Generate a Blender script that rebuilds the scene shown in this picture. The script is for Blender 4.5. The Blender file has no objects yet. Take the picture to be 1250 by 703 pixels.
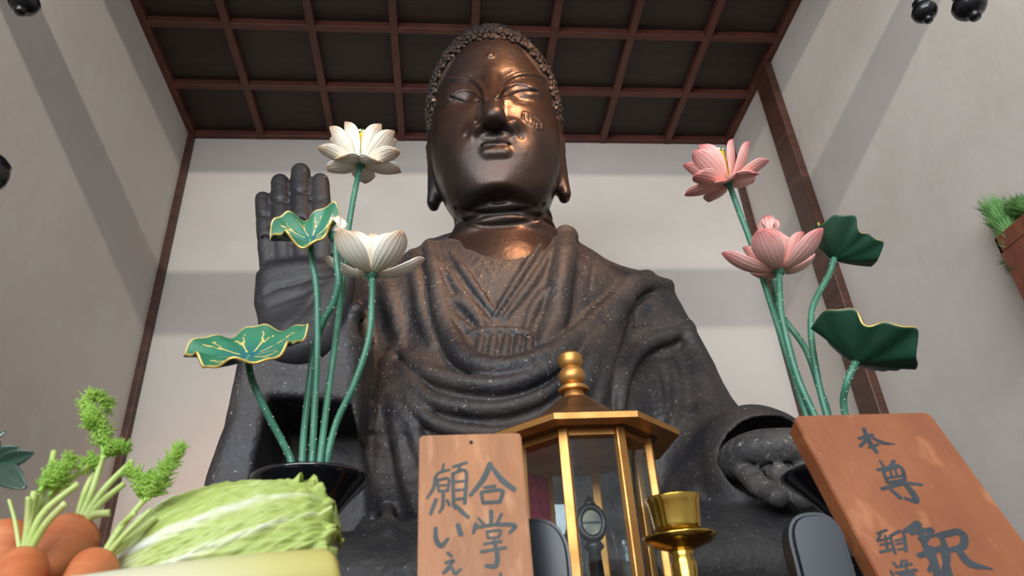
import bpy, bmesh, math, random
import numpy as np
from mathutils import Vector, Matrix
random.seed(7); rng = np.random.default_rng(7)
SC = bpy.context.scene
COL = SC.collection
PI = math.pi

# ------------------------------------------------------------------ camera
FPX = 886.0                                   # focal length in pixels of the 1250 x 703 frame
CAMZ = 1.0
_d = np.array([-83, 525, 886.0]); _d /= np.linalg.norm(_d)
_u = np.array([-100, -1497, 886.0]); _u -= _d * (_u @ _d); _u /= np.linalg.norm(_u)
_r = np.cross(_d, _u); _r = _r if _r[0] > 0 else -_r
RW = np.array([_r, _d, _u])                    # camera (x right, y down, z ahead) -> world

def ray(px, py):
    w = RW @ np.array([px - 625.0, py - 351.5, FPX])
    return w / np.linalg.norm(w)
CAM = np.array([0.0, 0.0, CAMZ])
def at(px, py, Y):
    """the point at depth Y seen at a pixel of the photograph"""
    w = ray(px, py); return Vector(CAM + w * (Y / w[1]))
def on_x(px, py, X):
    w = ray(px, py); return Vector(CAM + w * (X / w[0]))

cd = bpy.data.cameras.new('camera'); cam = bpy.data.objects.new('camera', cd); COL.objects.link(cam)
cd.sensor_width = 36; cd.lens = FPX / 1250 * 36; cd.clip_start = 0.05
cx, cy, cz = RW[:, 0], -RW[:, 1], -RW[:, 2]
cam.matrix_world = Matrix(((cx[0], cy[0], cz[0], 0), (cx[1], cy[1], cz[1], 0), (cx[2], cy[2], cz[2], CAMZ), (0, 0, 0, 1)))
cd.dof.use_dof = True; cd.dof.focus_distance = 2.3; cd.dof.aperture_fstop = 7.5
SC.camera = cam

# ------------------------------------------------------------------ objects
def link(name, me, mat=None, parent=None, loc=None, smooth=True):
    """link a mesh; vertices are in world space, the object sits at loc (or at its parent's origin)"""
    o = bpy.data.objects.new(name, me); COL.objects.link(o)
    if mat is not None:
        for m in (mat if isinstance(mat, (list, tuple)) else [mat]): me.materials.append(m)
    if smooth:
        me.polygons.foreach_set('use_smooth', [True] * len(me.polygons))
    org = Vector((0, 0, 0))
    p = parent
    while p is not None:
        org += p.location; p = p.parent
    if loc is not None:
        me.transform(Matrix.Translation(-Vector(loc))); o.location = Vector(loc) - org
    elif parent is not None:
        me.transform(Matrix.Translation(-org))
    if parent is not None: o.parent = parent
    return o

def tag(o, label, cat, group=None, kind=None):
    o['label'] = label; o['category'] = cat
    if group: o['group'] = group
    if kind: o['kind'] = kind
    return o

def empty(name, loc, label, cat, group=None):
    o = bpy.data.objects.new(name, None); COL.objects.link(o)
    o.location = loc; o.empty_display_size = 0.05
    return tag(o, label, cat, group)

def mesh_np(name, V, F):
    me = bpy.data.meshes.new(name)
    V = np.ascontiguousarray(V, np.float32); F = np.ascontiguousarray(F, np.int32)
    n = F.shape[1]
    me.vertices.add(len(V)); me.vertices.foreach_set('co', V.ravel())
    me.loops.add(F.size); me.loops.foreach_set('vertex_index', F.ravel())
    me.polygons.add(len(F)); me.polygons.foreach_set('loop_start', np.arange(0, F.size, n, dtype=np.int32))
    me.update(calc_edges=True); me.validate()
    return me

class MB:
    """collects shapes in one bmesh"""
    def __init__(s): s.bm = bmesh.new()
    def box(s, lo, hi, bevel=0.0, seg=2, M=None):
        lo, hi = Vector(lo), Vector(hi)
        t = bmesh.new(); bmesh.ops.create_cube(t, size=1)
        c, d = (lo + hi) / 2, hi - lo
        for v in t.verts: v.co = Vector((v.co.x * d.x + c.x, v.co.y * d.y + c.y, v.co.z * d.z + c.z))
        if bevel > 0: bmesh.ops.bevel(t, geom=t.edges[:], offset=bevel, segments=seg, affect='EDGES', profile=0.5)
        return s.merge(t, M)
    def merge(s, t, M=None):
        if M is not None: t.transform(M)
        me = bpy.data.meshes.new('tmp'); t.to_mesh(me); t.free(); s.bm.from_mesh(me); bpy.data.meshes.remove(me)
        return s
    def grid(s, P, close_u=False, close_v=False, cap=False):
        """P[i][j] points -> quads"""
        n, m = len(P), len(P[0])
        vs = [[s.bm.verts.new(p) for p in row] for row in P]
        for i in range(n if close_u else n - 1):
            for j in range(m if close_v else m - 1):
                a, b, c, d = vs[i][j], vs[(i + 1) % n][j], vs[(i + 1) % n][(j + 1) % m], vs[i][(j + 1) % m]
                try: s.bm.faces.new((a, b, c, d))
                except ValueError: pass
        if cap and close_v:
            s.bm.faces.new(vs[0]); s.bm.faces.new(list(reversed(vs[-1])))
        return vs
    def lathe(s, prof, c=(0, 0, 0), n=40, M=None, cap=True, n_flat=None):
        """prof: (radius, height) pairs"""
        t = MB()
        P = [[Vector((r * math.cos(2 * PI * k / n), r * math.sin(2 * PI * k / n), h)) for k in range(n)] for r, h in prof]
        t.grid(P, close_v=True, cap=cap)
        bmesh.ops.recalc_face_normals(t.bm, faces=t.bm.faces[:])
        T = Matrix.Translation(Vector(c)) @ (M if M is not None else Matrix.Identity(4))
        return s.merge(t.bm, T)
    def tube(s, pts, rad, n=12, cap=True):
        pts = [Vector(p) for p in pts]
        if not isinstance(rad, (list, tuple)): rad = [rad] * len(pts)
        rows = []; up = Vector((0.123, 0.97, 0.2)).normalized()
        for i, p in enumerate(pts):
            d = (pts[min(i + 1, len(pts) - 1)] - pts[max(i - 1, 0)]).normalized()
            a = (up - d * up.dot(d))
            if a.length < 1e-4: a = Vector((1, 0, 0)) - d * d.x
            a.normalize(); up = a; b = d.cross(a)
            rows.append([p + (a * math.cos(2 * PI * k / n) + b * math.sin(2 * PI * k / n)) * rad[i] for k in range(n)])
        s.grid(rows, close_v=True, cap=cap); return s
    def mesh(s, name, recalc=True):
        if recalc: bmesh.ops.recalc_face_normals(s.bm, faces=s.bm.faces[:])
        me = bpy.data.meshes.new(name); s.bm.to_mesh(me); s.bm.free(); return me

def spline(pts, n):
    """Catmull-Rom through points, n samples"""
    P = [Vector(p) for p in pts]; P = [P[0] * 2 - P[1]] + P + [P[-1] * 2 - P[-2]]
    out = []; m = len(P) - 3
    for k in range(n):
        t = k / (n - 1) * m; i = min(int(t), m - 1); t -= i
        a, b, c, d = P[i:i + 4]
        out.append(0.5 * ((2 * b) + (c - a) * t + (2 * a - 5 * b + 4 * c - d) * t * t + (3 * b - a - 3 * c + d) * t ** 3))
    return out

def autosmooth(o, deg=35):
    me = o.data
    bm = bmesh.new(); bm.from_mesh(me)
    for e in bm.edges:
        e.smooth = len(e.link_faces) == 2 and e.calc_face_angle(0) < math.radians(deg)
    bm.to_mesh(me); bm.free()
    return o

# ------------------------------------------------------------------ materials
def srgb(r, g, b):
    f = lambda c: (c / 255 / 12.92) if c / 255 <= 0.04045 else ((c / 255 + 0.055) / 1.055) ** 2.4
    return (f(r), f(g), f(b), 1)

def mat(name, col, rough=0.5, metal=0.0, col2=None, scale=8.0, detail=4.0, bump=0.0, bscale=None, stretch=None, coat=0.0,
        spec=0.5, ramp=(0.35, 0.65), sss=0.0, rough2=None, col3=None, scale3=40.0, ramp3=(0.62, 0.7), trans=0.0):
    m = bpy.data.materials.new(name); m.use_nodes = True
    nt = m.node_tree; N = nt.nodes; L = nt.links; b = N['Principled BSDF']
    b.inputs['Base Color'].default_value = col; b.inputs['Roughness'].default_value = rough
    b.inputs['Metallic'].default_value = metal; b.inputs['Coat Weight'].default_value = coat
    b.inputs['Specular IOR Level'].default_value = spec
    if sss: b.inputs['Subsurface Weight'].default_value = sss; b.inputs['Subsurface Radius'].default_value = (0.02, 0.02, 0.008); b.inputs['Subsurface Scale'].default_value = 0.5
    tc = N.new('ShaderNodeTexCoord'); mp = N.new('ShaderNodeMapping'); L.new(tc.outputs['Object'], mp.inputs['Vector'])
    if stretch: mp.inputs['Scale'].default_value = stretch
    def noise(sc, dt):
        n = N.new('ShaderNodeTexNoise'); n.inputs['Scale'].default_value = sc; n.inputs['Detail'].default_value = dt
        L.new(mp.outputs['Vector'], n.inputs['Vector']); return n
    def rmp(fac, lo, hi, c1, c2):
        r = N.new('ShaderNodeValToRGB'); r.color_ramp.elements[0].position = lo; r.color_ramp.elements[1].position = hi
        r.color_ramp.elements[0].color = c1; r.color_ramp.elements[1].color = c2; L.new(fac, r.inputs['Fac']); return r
    out = None
    if col2 is not None:
        n = noise(scale, detail); r = rmp(n.outputs['Fac'], ramp[0], ramp[1], col, col2); out = r.outputs['Color']
        if rough2 is not None:
            mr = N.new('ShaderNodeMapRange'); L.new(n.outputs['Fac'], mr.inputs['Value'])
            mr.inputs['From Min'].default_value = ramp[0]; mr.inputs['From Max'].default_value = ramp[1]
            mr.inputs['To Min'].default_value = rough; mr.inputs['To Max'].default_value = rough2
            L.new(mr.outputs['Result'], b.inputs['Roughness'])
    if col3 is not None:
        n3 = noise(scale3, 6.0); r3 = rmp(n3.outputs['Fac'], ramp3[0], ramp3[1], (0, 0, 0, 1), (1, 1, 1, 1))
        mx = N.new('ShaderNodeMix'); mx.data_type = 'RGBA'; L.new(r3.outputs['Color'], mx.inputs['Factor'])
        if out is not None: L.new(out, mx.inputs['A'])
        else: mx.inputs['A'].default_value = col
        mx.inputs['B'].default_value = col3; out = mx.outputs['Result']
    if out is not None: L.new(out, b.inputs['Base Color'])
    if bump:
        nb = noise(bscale or scale * 3, 6.0); bp = N.new('ShaderNodeBump'); bp.inputs['Strength'].default_value = bump
        bp.inputs['Distance'].default_value = 0.02; L.new(nb.outputs['Fac'], bp.inputs['Height']); L.new(bp.outputs['Normal'], b.inputs['Normal'])
    return m

def attr_mat(name, attr, stops, rough=0.5, bump=0.0, bscale=60, coat=0.0, noise=0.0, nscale=20, sss=0.0, spec=0.5):
    """base colour from a per-vertex pattern value stored on the mesh (veins, ribs, gilt rims), through a ramp"""
    m = bpy.data.materials.new(name); m.use_nodes = True
    nt = m.node_tree; N = nt.nodes; L = nt.links; b = N['Principled BSDF']
    b.inputs['Roughness'].default_value = rough; b.inputs['Coat Weight'].default_value = coat; b.inputs['Specular IOR Level'].default_value = spec
    if sss: b.inputs['Subsurface Weight'].default_value = sss; b.inputs['Subsurface Radius'].default_value = (0.02, 0.02, 0.008); b.inputs['Subsurface Scale'].default_value = 0.4
    a = N.new('ShaderNodeAttribute'); a.attribute_name = attr
    fac = a.outputs['Fac']
    tc = N.new('ShaderNodeTexCoord')
    if noise:
        n = N.new('ShaderNodeTexNoise'); n.inputs['Scale'].default_value = nscale; n.inputs['Detail'].default_value = 4; L.new(tc.outputs['Object'], n.inputs['Vector'])
        s1 = N.new('ShaderNodeMath'); s1.operation = 'SUBTRACT'; L.new(n.outputs['Fac'], s1.inputs[0]); s1.inputs[1].default_value = 0.5
        s2 = N.new('ShaderNodeMath'); s2.operation = 'MULTIPLY_ADD'; L.new(s1.outputs[0], s2.inputs[0]); s2.inputs[1].default_value = noise; L.new(fac, s2.inputs[2])
        fac = s2.outputs[0]
    r = N.new('ShaderNodeValToRGB'); el = r.color_ramp.elements
    el[0].position, el[0].color = stops[0]; el[1].position, el[1].color = stops[-1]
    for p, c in stops[1:-1]:
        e = el.new(p); e.color = c
    L.new(fac, r.inputs['Fac']); L.new(r.outputs['Color'], b.inputs['Base Color'])
    if bump:
        nb = N.new('ShaderNodeTexNoise'); nb.inputs['Scale'].default_value = bscale; L.new(tc.outputs['Object'], nb.inputs['Vector'])
        bp = N.new('ShaderNodeBump'); bp.inputs['Strength'].default_value = bump; bp.inputs['Distance'].default_value = 0.005
        L.new(nb.outputs['Fac'], bp.inputs['Height']); L.new(bp.outputs['Normal'], b.inputs['Normal'])
    return m

def set_attr(me, name, vals):
    a = me.attributes.new(name, 'FLOAT', 'POINT'); a.data.foreach_set('value', np.asarray(vals, np.float32))

def glass_mat(name, tint=(0.93, 0.97, 0.98, 1), refl=1.0):
    m = bpy.data.materials.new(name); m.use_nodes = True
    nt = m.node_tree; N = nt.nodes; L = nt.links; N.remove(N['Principled BSDF'])
    t = N.new('ShaderNodeBsdfTransparent'); t.inputs['Color'].default_value = tint
    g = N.new('ShaderNodeBsdfGlossy'); g.inputs['Roughness'].default_value = 0.03
    lw = N.new('ShaderNodeLayerWeight'); lw.inputs['Blend'].default_value = 0.5
    pw = N.new('ShaderNodeMath'); pw.operation = 'POWER'; L.new(lw.outputs['Facing'], pw.inputs[0]); pw.inputs[1].default_value = 5
    f = N.new('ShaderNodeMath'); f.operation = 'MULTIPLY_ADD'; L.new(pw.outputs[0], f.inputs[0]); f.inputs[1].default_value = 0.9; f.inputs[2].default_value = 0.045
    mx = N.new('ShaderNodeMixShader'); L.new(f.outputs[0], mx.inputs[0]); L.new(t.outputs[0], mx.inputs[1]); L.new(g.outputs[0], mx.inputs[2])
    L.new(mx.outputs[0], N['Material Output'].inputs['Surface'])
    return m
# ------------------------------------------------------------------ the alcove
XL, XR, YB, ZC = -1.73, 2.175, 4.0, 4.61
YF = -3.2
M_plaster = mat('plaster', srgb(202, 193, 185), 0.85, col2=srgb(210, 202, 195), scale=1.6, detail=6, bump=0.12, bscale=14, col3=srgb(212, 208, 203), scale3=5.0, ramp3=(0.6, 0.8))
M_wood_dark = mat('dark_timber', srgb(86, 52, 40), 0.5, col2=srgb(66, 38, 30), scale=5, stretch=(1, 1, 6), bump=0.08, bscale=30)
M_coffer = mat('ceiling_timber', srgb(96, 50, 38), 0.55, col2=srgb(78, 40, 31), scale=6, bump=0.05, bscale=40)
M_board = mat('ceiling_board', srgb(54, 40, 33), 0.6, col2=srgb(42, 31, 26), scale=4, stretch=(1, 8, 1), detail=8, bump=0.05, bscale=20)
M_floor = mat('floor_boards', srgb(110, 84, 60), 0.45, col2=srgb(90, 66, 46), scale=5, stretch=(8, 1, 1))

def struct(name, mb, m, smooth=False):
    o = link(name, mb.mesh(name), m, smooth=smooth); o['kind'] = 'structure'; return o
struct('floor', MB().box((-4.2, YF, -0.1), (4.6, YB + 0.1, 0)), M_floor)
struct('wall_back', MB().box((XL - 0.1, YB, 0), (XR + 0.1, YB + 0.1, ZC + 0.1)), M_plaster)
struct('wall_left', MB().box((XL - 0.1, 0.62, 0), (XL, YB, ZC + 0.1)), M_plaster)
struct('wall_right', MB().box((XR, 0.62, 0), (XR + 0.1, YB, ZC + 0.1)), M_plaster)
# coffered ceiling: boards above a square grid of battens
struct('ceiling', MB().box((XL - 0.1, 0.62, ZC + 0.03), (XR + 0.1, YB + 0.1, ZC + 0.08)), M_board)
cs = (XR - XL) / 8
for k in range(9):
    x = XL + cs * k; w = 0.024 if 0 < k < 8 else 0.045
    struct('trim_%d' % (k + 1), MB().box((max(x - w, XL), 0.66, ZC - 0.025), (min(x + w, XR), YB, ZC + 0.03), 0.006), M_coffer)
for k in range(7):
    y = YB - cs * k; w = 0.022 if k else 0.04
    struct('trim_%d' % (k + 10), MB().box((XL, y - w, ZC - 0.022), (XR, min(y + w, YB), ZC + 0.03), 0.006), M_coffer)
# posts
struct('trim_17', MB().box((XL - 0.02, YB - 0.055, 0), (XL + 0.035, YB, ZC), 0.006), M_wood_dark)
struct('trim_18', MB().box((XR - 0.035, YB - 0.055, 0), (XR + 0.02, YB, ZC), 0.006), M_wood_dark)
struct('trim_19', MB().box((XR - 0.05, 3.2, 0), (XR + 0.02, 3.37, ZC), 0.008), M_wood_dark)
# the front opening of the alcove: head beam, rail and jambs
struct('trim_20', MB().box((XL - 0.3, 0.62, 4.345), (XR + 0.3, 0.76, ZC + 0.1), 0.01), M_wood_dark)
struct('trim_21', MB().box((XL - 0.3, 0.64, 3.875), (XR + 0.3, 0.74, 4.03), 0.01), M_wood_dark)
struct('trim_22', MB().box((XL - 0.22, 0.56, 0), (XL - 0.02, 0.78, ZC), 0.01), M_wood_dark)
struct('trim_23', MB().box((XR + 0.02, 0.56, 0), (XR + 0.22, 0.78, ZC), 0.01), M_wood_dark)
# ------------------------------------------------------------------ the bronze figure, sculpted as a distance field
class Field:
    def __init__(s): s.ops = []
    def _add(s, fn, lo, hi, op, k): s.ops.append((fn, np.asarray(lo, np.float32), np.asarray(hi, np.float32), op, k))
    def ell(s, c, r, op='+', k=0.04, R=None):
        c = np.asarray(c, np.float32); r = np.asarray(r, np.float32)
        R = None if R is None else np.asarray(R, np.float32)
        def fn(p):
            q = p - c
            if R is not None: q = q @ R
            k0 = np.linalg.norm(q / r, axis=1); k1 = np.linalg.norm(q / (r * r), axis=1)
            return k0 * (k0 - 1) / np.maximum(k1, 1e-6)
        m = float(r.max()) if R is not None else r
        s._add(fn, c - m, c + m, op, k)
    def tube(s, pts, rad, op='+', k=0.03):
        P = np.asarray([tuple(p) for p in pts], np.float32)
        rad = np.asarray(rad if hasattr(rad, '__len__') else [rad] * len(P), np.float32)
        def fn(p):
            best = None
            for a, b, ra, rb in zip(P[:-1], P[1:], rad[:-1], rad[1:]):
                ab = b - a; t = np.clip(((p - a) @ ab) / max(float(ab @ ab), 1e-9), 0, 1)
                q = p - a - t[:, None] * ab
                dd = np.sqrt(np.einsum('ij,ij->i', q, q)) - (ra + (rb - ra) * t)
                best = dd if best is None else np.minimum(best, dd)
            return best
        m = float(rad.max()); s._add(fn, P.min(0) - m, P.max(0) + m, op, k)
    def box(s, c, h, rd=0.02, op='+', k=0.03, R=None):
        c = np.asarray(c, np.float32); h = np.asarray(h, np.float32) - rd
        R = None if R is None else np.asarray(R, np.float32)
        def fn(p):
            q = p - c
            if R is not None: q = q @ R
            q = np.abs(q) - h
            return np.linalg.norm(np.maximum(q, 0), axis=1) + np.minimum(q.max(1), 0) - rd
        m = float(np.linalg.norm(h + rd)) if R is not None else h + rd
        s._add(fn, c - m, c + m, op, k)
    def prism(s, poly, y0, y1, rd=0.02, op='+', k=0.03, tilt=0.0):
        """xz polygon pushed along y"""
        Q = np.asarray(poly, np.float32)
        def fn(p):
            x = p[:, 0]; z = p[:, 2]; d2 = np.full(len(p), 1e9, np.float32); ins = np.zeros(len(p), bool); n = len(Q)
            for i in range(n):
                a, b = Q[i], Q[(i + 1) % n]; e = b - a
                wx, wz = x - a[0], z - a[1]; t = np.clip((wx * e[0] + wz * e[1]) / float(e @ e), 0, 1)
                d2 = np.minimum(d2, (wx - e[0] * t) ** 2 + (wz - e[1] * t) ** 2)
                c = ((a[1] > z) != (b[1] > z))
                with np.errstate(divide='ignore', invalid='ignore'):
                    c &= x < (b[0] - a[0]) * (z - a[1]) / (b[1] - a[1] if abs(b[1] - a[1]) > 1e-9 else 1e-9) + a[0]
                ins ^= c
            dxy = np.where(ins, -np.sqrt(d2), np.sqrt(d2)) + rd
            yy = p[:, 1] - tilt * (z - Q[:, 1].mean())
            dy = np.abs(yy - (y0 + y1) / 2) - (y1 - y0) / 2 + rd
            return np.minimum(np.maximum(dxy, dy), 0) + np.sqrt(np.maximum(dxy, 0) ** 2 + np.maximum(dy, 0) ** 2) - rd
        ex = abs(tilt) * (Q[:, 1].max() - Q[:, 1].min()) / 2
        s._add(fn, (Q[:, 0].min(), y0 - ex, Q[:, 1].min()), (Q[:, 0].max(), y1 + ex, Q[:, 1].max()), op, k)
    def disp(s, fn, lo, hi): s._add(fn, lo, hi, 'd', 0.02)
    def eval(s, p, lo=None, hi=None):
        p = np.asarray(p, np.float32)
        if lo is None: lo, hi = p.min(0), p.max(0)
        d = np.full(len(p), 0.44, np.float32)
        for fn, a, b, op, k in s.ops:
            gap = np.linalg.norm(np.maximum(np.maximum(a - hi, lo - b), 0))
            if op == '+':
                if gap > 0.45: continue
                if gap > 0 and d.max() < gap - k: continue
                e = fn(p)
                h = np.maximum(k - np.abs(d - e), 0) / k
                d = np.minimum(d, e) - h * h * k * 0.25
            elif op == '-':
                if gap > k: continue
                e = -fn(p)
                h = np.maximum(k - np.abs(d - e), 0) / k
                d = np.maximum(d, e) + h * h * k * 0.25
            else:
                if gap > 0: continue
                d = d - fn(p)
        return d
    def hit(s, px, py, back=0.0):
        """first point of the sculpted surface behind a pixel"""
        w = ray(px, py).astype(np.float32); t = 0.9
        for _ in range(90):
            q = (CAM + w * t)[None]; e = float(s.eval(q)[0]); t += max(e * 0.8, 0.0015 if e > 0.002 else 0)
            if e < 0.002 or t > 6: break
        return CAM + w * (t + back)
    def hits(s, pts, n=None, back=0.0):
        """a smooth curve laid on the surface"""
        pts = [(p[0], p[1], 0) for p in pts]
        if n: pts = spline(pts, n)
        return [s.hit(p[0], p[1], back) for p in pts]
    def mesh(s, lo, hi, h):
        lo = np.asarray(lo, float); hi = np.asarray(hi, float); B = 16
        nb = np.ceil((hi - lo) / (h * B)).astype(int); n = nb * B + 1
        A = np.full(n, 0.44, np.float32)
        ax = [(lo[i] + h * np.arange(n[i])).astype(np.float32) for i in range(3)]
        cc = np.stack(np.meshgrid(*[np.arange(k) for k in nb], indexing='ij'), -1).reshape(-1, 3)
        half = h * B * 0.87
        for i, j, k in cc:
            b0 = lo + h * B * np.array([i, j, k]); b1 = b0 + h * B
            dc = s.eval(((b0 + b1) / 2)[None], b0, b1)[0]
            sl = tuple(slice(B * t, B * t + B + 1) for t in (i, j, k))
            if abs(dc) > half * 1.5 + 0.06:
                A[sl] = dc; continue
            g = np.stack(np.meshgrid(ax[0][sl[0]], ax[1][sl[1]], ax[2][sl[2]], indexing='ij'), -1).reshape(-1, 3)
            A[sl] = s.eval(g).reshape(B + 1, B + 1, B + 1)
        return surface_nets(A, lo, h)

def surface_nets(A, lo, h):
    nx, ny, nz = A.shape; I = A < 0
    c = np.zeros((nx - 1, ny - 1, nz - 1), np.uint8)
    for a in (0, 1):
        for b in (0, 1):
            for e in (0, 1): c += I[a:nx - 1 + a, b:ny - 1 + b, e:nz - 1 + e]
    ci = np.argwhere((c > 0) & (c < 8)); idx = np.full(c.shape, -1, np.int32); idx[tuple(ci.T)] = np.arange(len(ci))
    S = np.zeros((len(ci), 3), np.float64); W = np.zeros(len(ci))
    cor = [(a, b, e) for a in (0, 1) for b in (0, 1) for e in (0, 1)]
    val = {o: A[ci[:, 0] + o[0], ci[:, 1] + o[1], ci[:, 2] + o[2]].astype(np.float64) for o in cor}
    for o in cor:
        for d in range(3):
            if o[d]: continue
            q = list(o); q[d] = 1; q = tuple(q); a, b = val[o], val[q]
            m = (a < 0) != (b < 0); t = np.where(m, a / np.where(m, a - b, 1), 0)
            P = np.array(o, float)[None] + t[:, None] * (np.arange(3) == d)[None]
            S += np.where(m[:, None], P, 0); W += m
    V = lo + h * (ci + S / np.maximum(W, 1)[:, None])
    F = []
    for d in range(3):
        a = [slice(None)] * 3; b = [slice(None)] * 3; a[d] = slice(0, -1); b[d] = slice(1, None)
        x = I[tuple(a)] != I[tuple(b)]; e = np.argwhere(x)
        u, v = [(1, 2), (2, 0), (0, 1)][d]
        e = e[(e[:, u] > 0) & (e[:, v] > 0) & (e[:, u] < A.shape[u] - 1) & (e[:, v] < A.shape[v] - 1)]
        flip = I[tuple(e.T)]
        du = np.zeros(3, int); du[u] = 1; dv = np.zeros(3, int); dv[v] = 1
        q = [idx[tuple((e - o).T)] for o in (du * 0, du, du + dv, dv)]
        Q = np.stack(q, 1); Q = np.where(flip[:, None], Q[:, ::-1], Q) if d >= 0 else Q
        F.append(Q[:, ::-1])
    F = np.concatenate(F); F = F[(F >= 0).all(1)]
    return V, F

def smooth_mesh(V, F, it=1, lam=0.5):
    E = np.concatenate([F[:, [0, 1]], F[:, [1, 2]], F[:, [2, 3]], F[:, [3, 0]]])
    for _ in range(it):
        S = np.zeros_like(V); W = np.zeros(len(V))
        for a, b in ((0, 1), (1, 0)):
            for d in range(3): S[:, d] += np.bincount(E[:, a], V[E[:, b], d], len(V))
            W += np.bincount(E[:, a], minlength=len(V))
        V = V + lam * (S / np.maximum(W, 1)[:, None] - V)
    return V

def join(parts):
    V, F, n = [], [], 0
    for v, f in parts: V.append(v); F.append(f + n); n += len(v)
    return np.concatenate(V), np.concatenate(F)

def rot(axis, deg):
    return np.array(Matrix.Rotation(math.radians(deg), 3, axis))

_ph = rng.uniform(0, 6.28, (24, 3)); _fr = rng.normal(0, 1, (24, 3))
def wobble(p, f, n=6, o=0):
    r = 0
    for i in range(o, o + n):
        r = r + np.sin((p @ (_fr[i] * f).astype(np.float32)) + _ph[i, 0])
    return r / n

BX, BY = 0.255, 2.55                            # the figure's axis
# ---- robe: torso, arms, crossed legs
RB = Field()
RB.ell((BX, BY + 0.12, 2.10), (0.60, 0.40, 0.72), k=0.05)
RB.ell((BX, BY + 0.00, 1.78), (0.60, 0.42, 0.50), k=0.15)           # belly
RB.ell((BX + 0.02, BY + 0.06, 2.38), (0.56, 0.33, 0.30), k=0.15)    # chest
RB.ell((BX, BY + 0.12, 2.58), (0.42, 0.22, 0.17), k=0.15)           # trapezius
# his left arm (viewer's right)
RB.tube([(BX + 0.56, BY + 0.08, 2.40), (BX + 0.645, BY + 0.06, 2.08), (BX + 0.63, BY - 0.06, 1.70)], [0.19, 0.195, 0.24], k=0.12)
RB.tube([(BX + 0.63, BY - 0.06, 1.70), (BX + 0.66, BY - 0.30, 1.56)], [0.24, 0.19], k=0.10)
# his right arm (viewer's left)
RB.tube([(BX - 0.47, BY + 0.06, 2.42), (BX - 0.56, BY + 0.06, 2.06), (BX - 0.56, BY - 0.02, 1.76)], [0.19, 0.20, 0.22], k=0.12)
# crossed legs
RB.ell((BX, BY - 0.22, 1.28), (1.08, 0.62, 0.20), k=0.10)
RB.ell((BX + 0.66, BY - 0.34, 1.30), (0.46, 0.40, 0.19), k=0.10)
RB.ell((BX - 0.62, BY - 0.34, 1.30), (0.46, 0.40, 0.19), k=0.10)
# hanging sleeve of the raised arm: a broad cloth box, hollow towards the front
sl = [at(*p, 2.12) for p in ((298, 436), (322, 418), (380, 402), (425, 408), (447, 425), (444, 520), (440, 660), (240, 660), (258, 590), (280, 530))]
RB.prism([(p.x, p.z) for p in sl], 2.02, 2.55, rd=0.05, k=0.06)
rc = [at(*p, 2.04) for p in ((367, 418),)][0]
RB.tube([rc + Vector((-0.01, 0.16, -0.02)), rc + Vector((0.0, 0.22, -0.14))], [0.17, 0.17], k=0.05)     # cuff round the wrist
RB.tube([at(*p, 2.05) for p in ((318, 418), (326, 438), (345, 452), (368, 457), (394, 450), (414, 432), (426, 405), (430, 380))], 0.024, k=0.03)
hol = [at(*p, 2.02) for p in ((326, 483), (380, 486), (428, 490), (440, 560), (436, 660), (296, 660), (312, 560))]
RB.prism([(p.x, p.z) for p in hol], 1.6, 2.34, rd=0.03, op='-', k=0.025)
base_ops = len(RB.ops)
def ridge(pts, r, k=0.03, n=None, back=0.0, op='+', f=RB):
    P = f.hits(pts, n or 3 * len(pts), back)
    m = len(P); r *= 1.28; k *= 0.6; R = [r * (0.45 + 0.55 * min(1, 4 * min(i, m - 1 - i) / m + 0.15)) for i in range(m)]
    return (P, R, op, k)
todo = []
grooves = []
def G(pts, r, k=0.03, n=None, g=0, **kw):
    todo.append(ridge(pts, r, k, n, **kw))
    if g: grooves.append((RB.hits([(x, y + g) for x, y in pts], n or 3 * len(pts)), r * 0.8))
# neckline of the outer robe, a thick rolled edge from shoulder to shoulder
G([(522, 292), (528, 318), (536, 360), (546, 401), (566, 436), (608, 450), (664, 437), (712, 405), (745, 371), (790, 338)], 0.030, k=0.035, n=30, g=14)
G([(502, 300), (508, 340), (516, 385), (528, 420)], 0.014, k=0.05)
# lapel falling from his left shoulder, with a knot at the top
G([(690, 276), (690, 300), (686, 330), (682, 360), (676, 395), (662, 420)], 0.036, k=0.03)
G([(692, 282), (690, 292)], 0.044, k=0.03)
# the V of the inner robe
G([(551, 308), (576, 345), (604, 384)], 0.012, k=0.012)
G([(664, 292), (636, 335), (604, 386)], 0.012, k=0.012)
G([(540, 322), (566, 360), (598, 394)], 0.012, k=0.02)
G([(676, 300), (652, 340), (616, 388)], 0.012, k=0.02)
# sash with a bow and short pleats
G([(548, 376), (556, 367), (570, 374), (584, 390), (592, 402)], 0.016, k=0.02)
G([(548, 376), (556, 392), (574, 402)], 0.014, k=0.02)
G([(642, 402), (650, 380), (662, 362), (672, 360), (674, 376), (664, 398)], 0.016, k=0.02)
G([(574, 407), (600, 404), (625, 404), (648, 408)], 0.014, k=0.015)
for x in (588, 603, 619, 634, 647): G([(x, 408), (x - 1, 420), (x - 4, 434)], 0.013, k=0.016)
# swags across the belly
G([(486, 425), (512, 448), (548, 463), (608, 470), (660, 455), (702, 420), (728, 380)], 0.020, k=0.04, n=24, g=14)
G([(480, 440), (505, 470), (534, 491), (600, 499), (655, 486), (690, 462)], 0.017, k=0.045, n=24, g=14)
G([(482, 455), (500, 490), (528, 515), (570, 527), (620, 528)], 0.017, k=0.04, n=20, g=14)
G([(478, 462), (490, 500), (506, 530), (514, 560)], 0.016, k=0.04)
G([(470, 440), (478, 490), (492, 560), (508, 620)], 0.020, k=0.05)
G([(480, 425), (470, 470), (466, 540), (470, 600), (476, 650)], 0.018, k=0.05)
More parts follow.
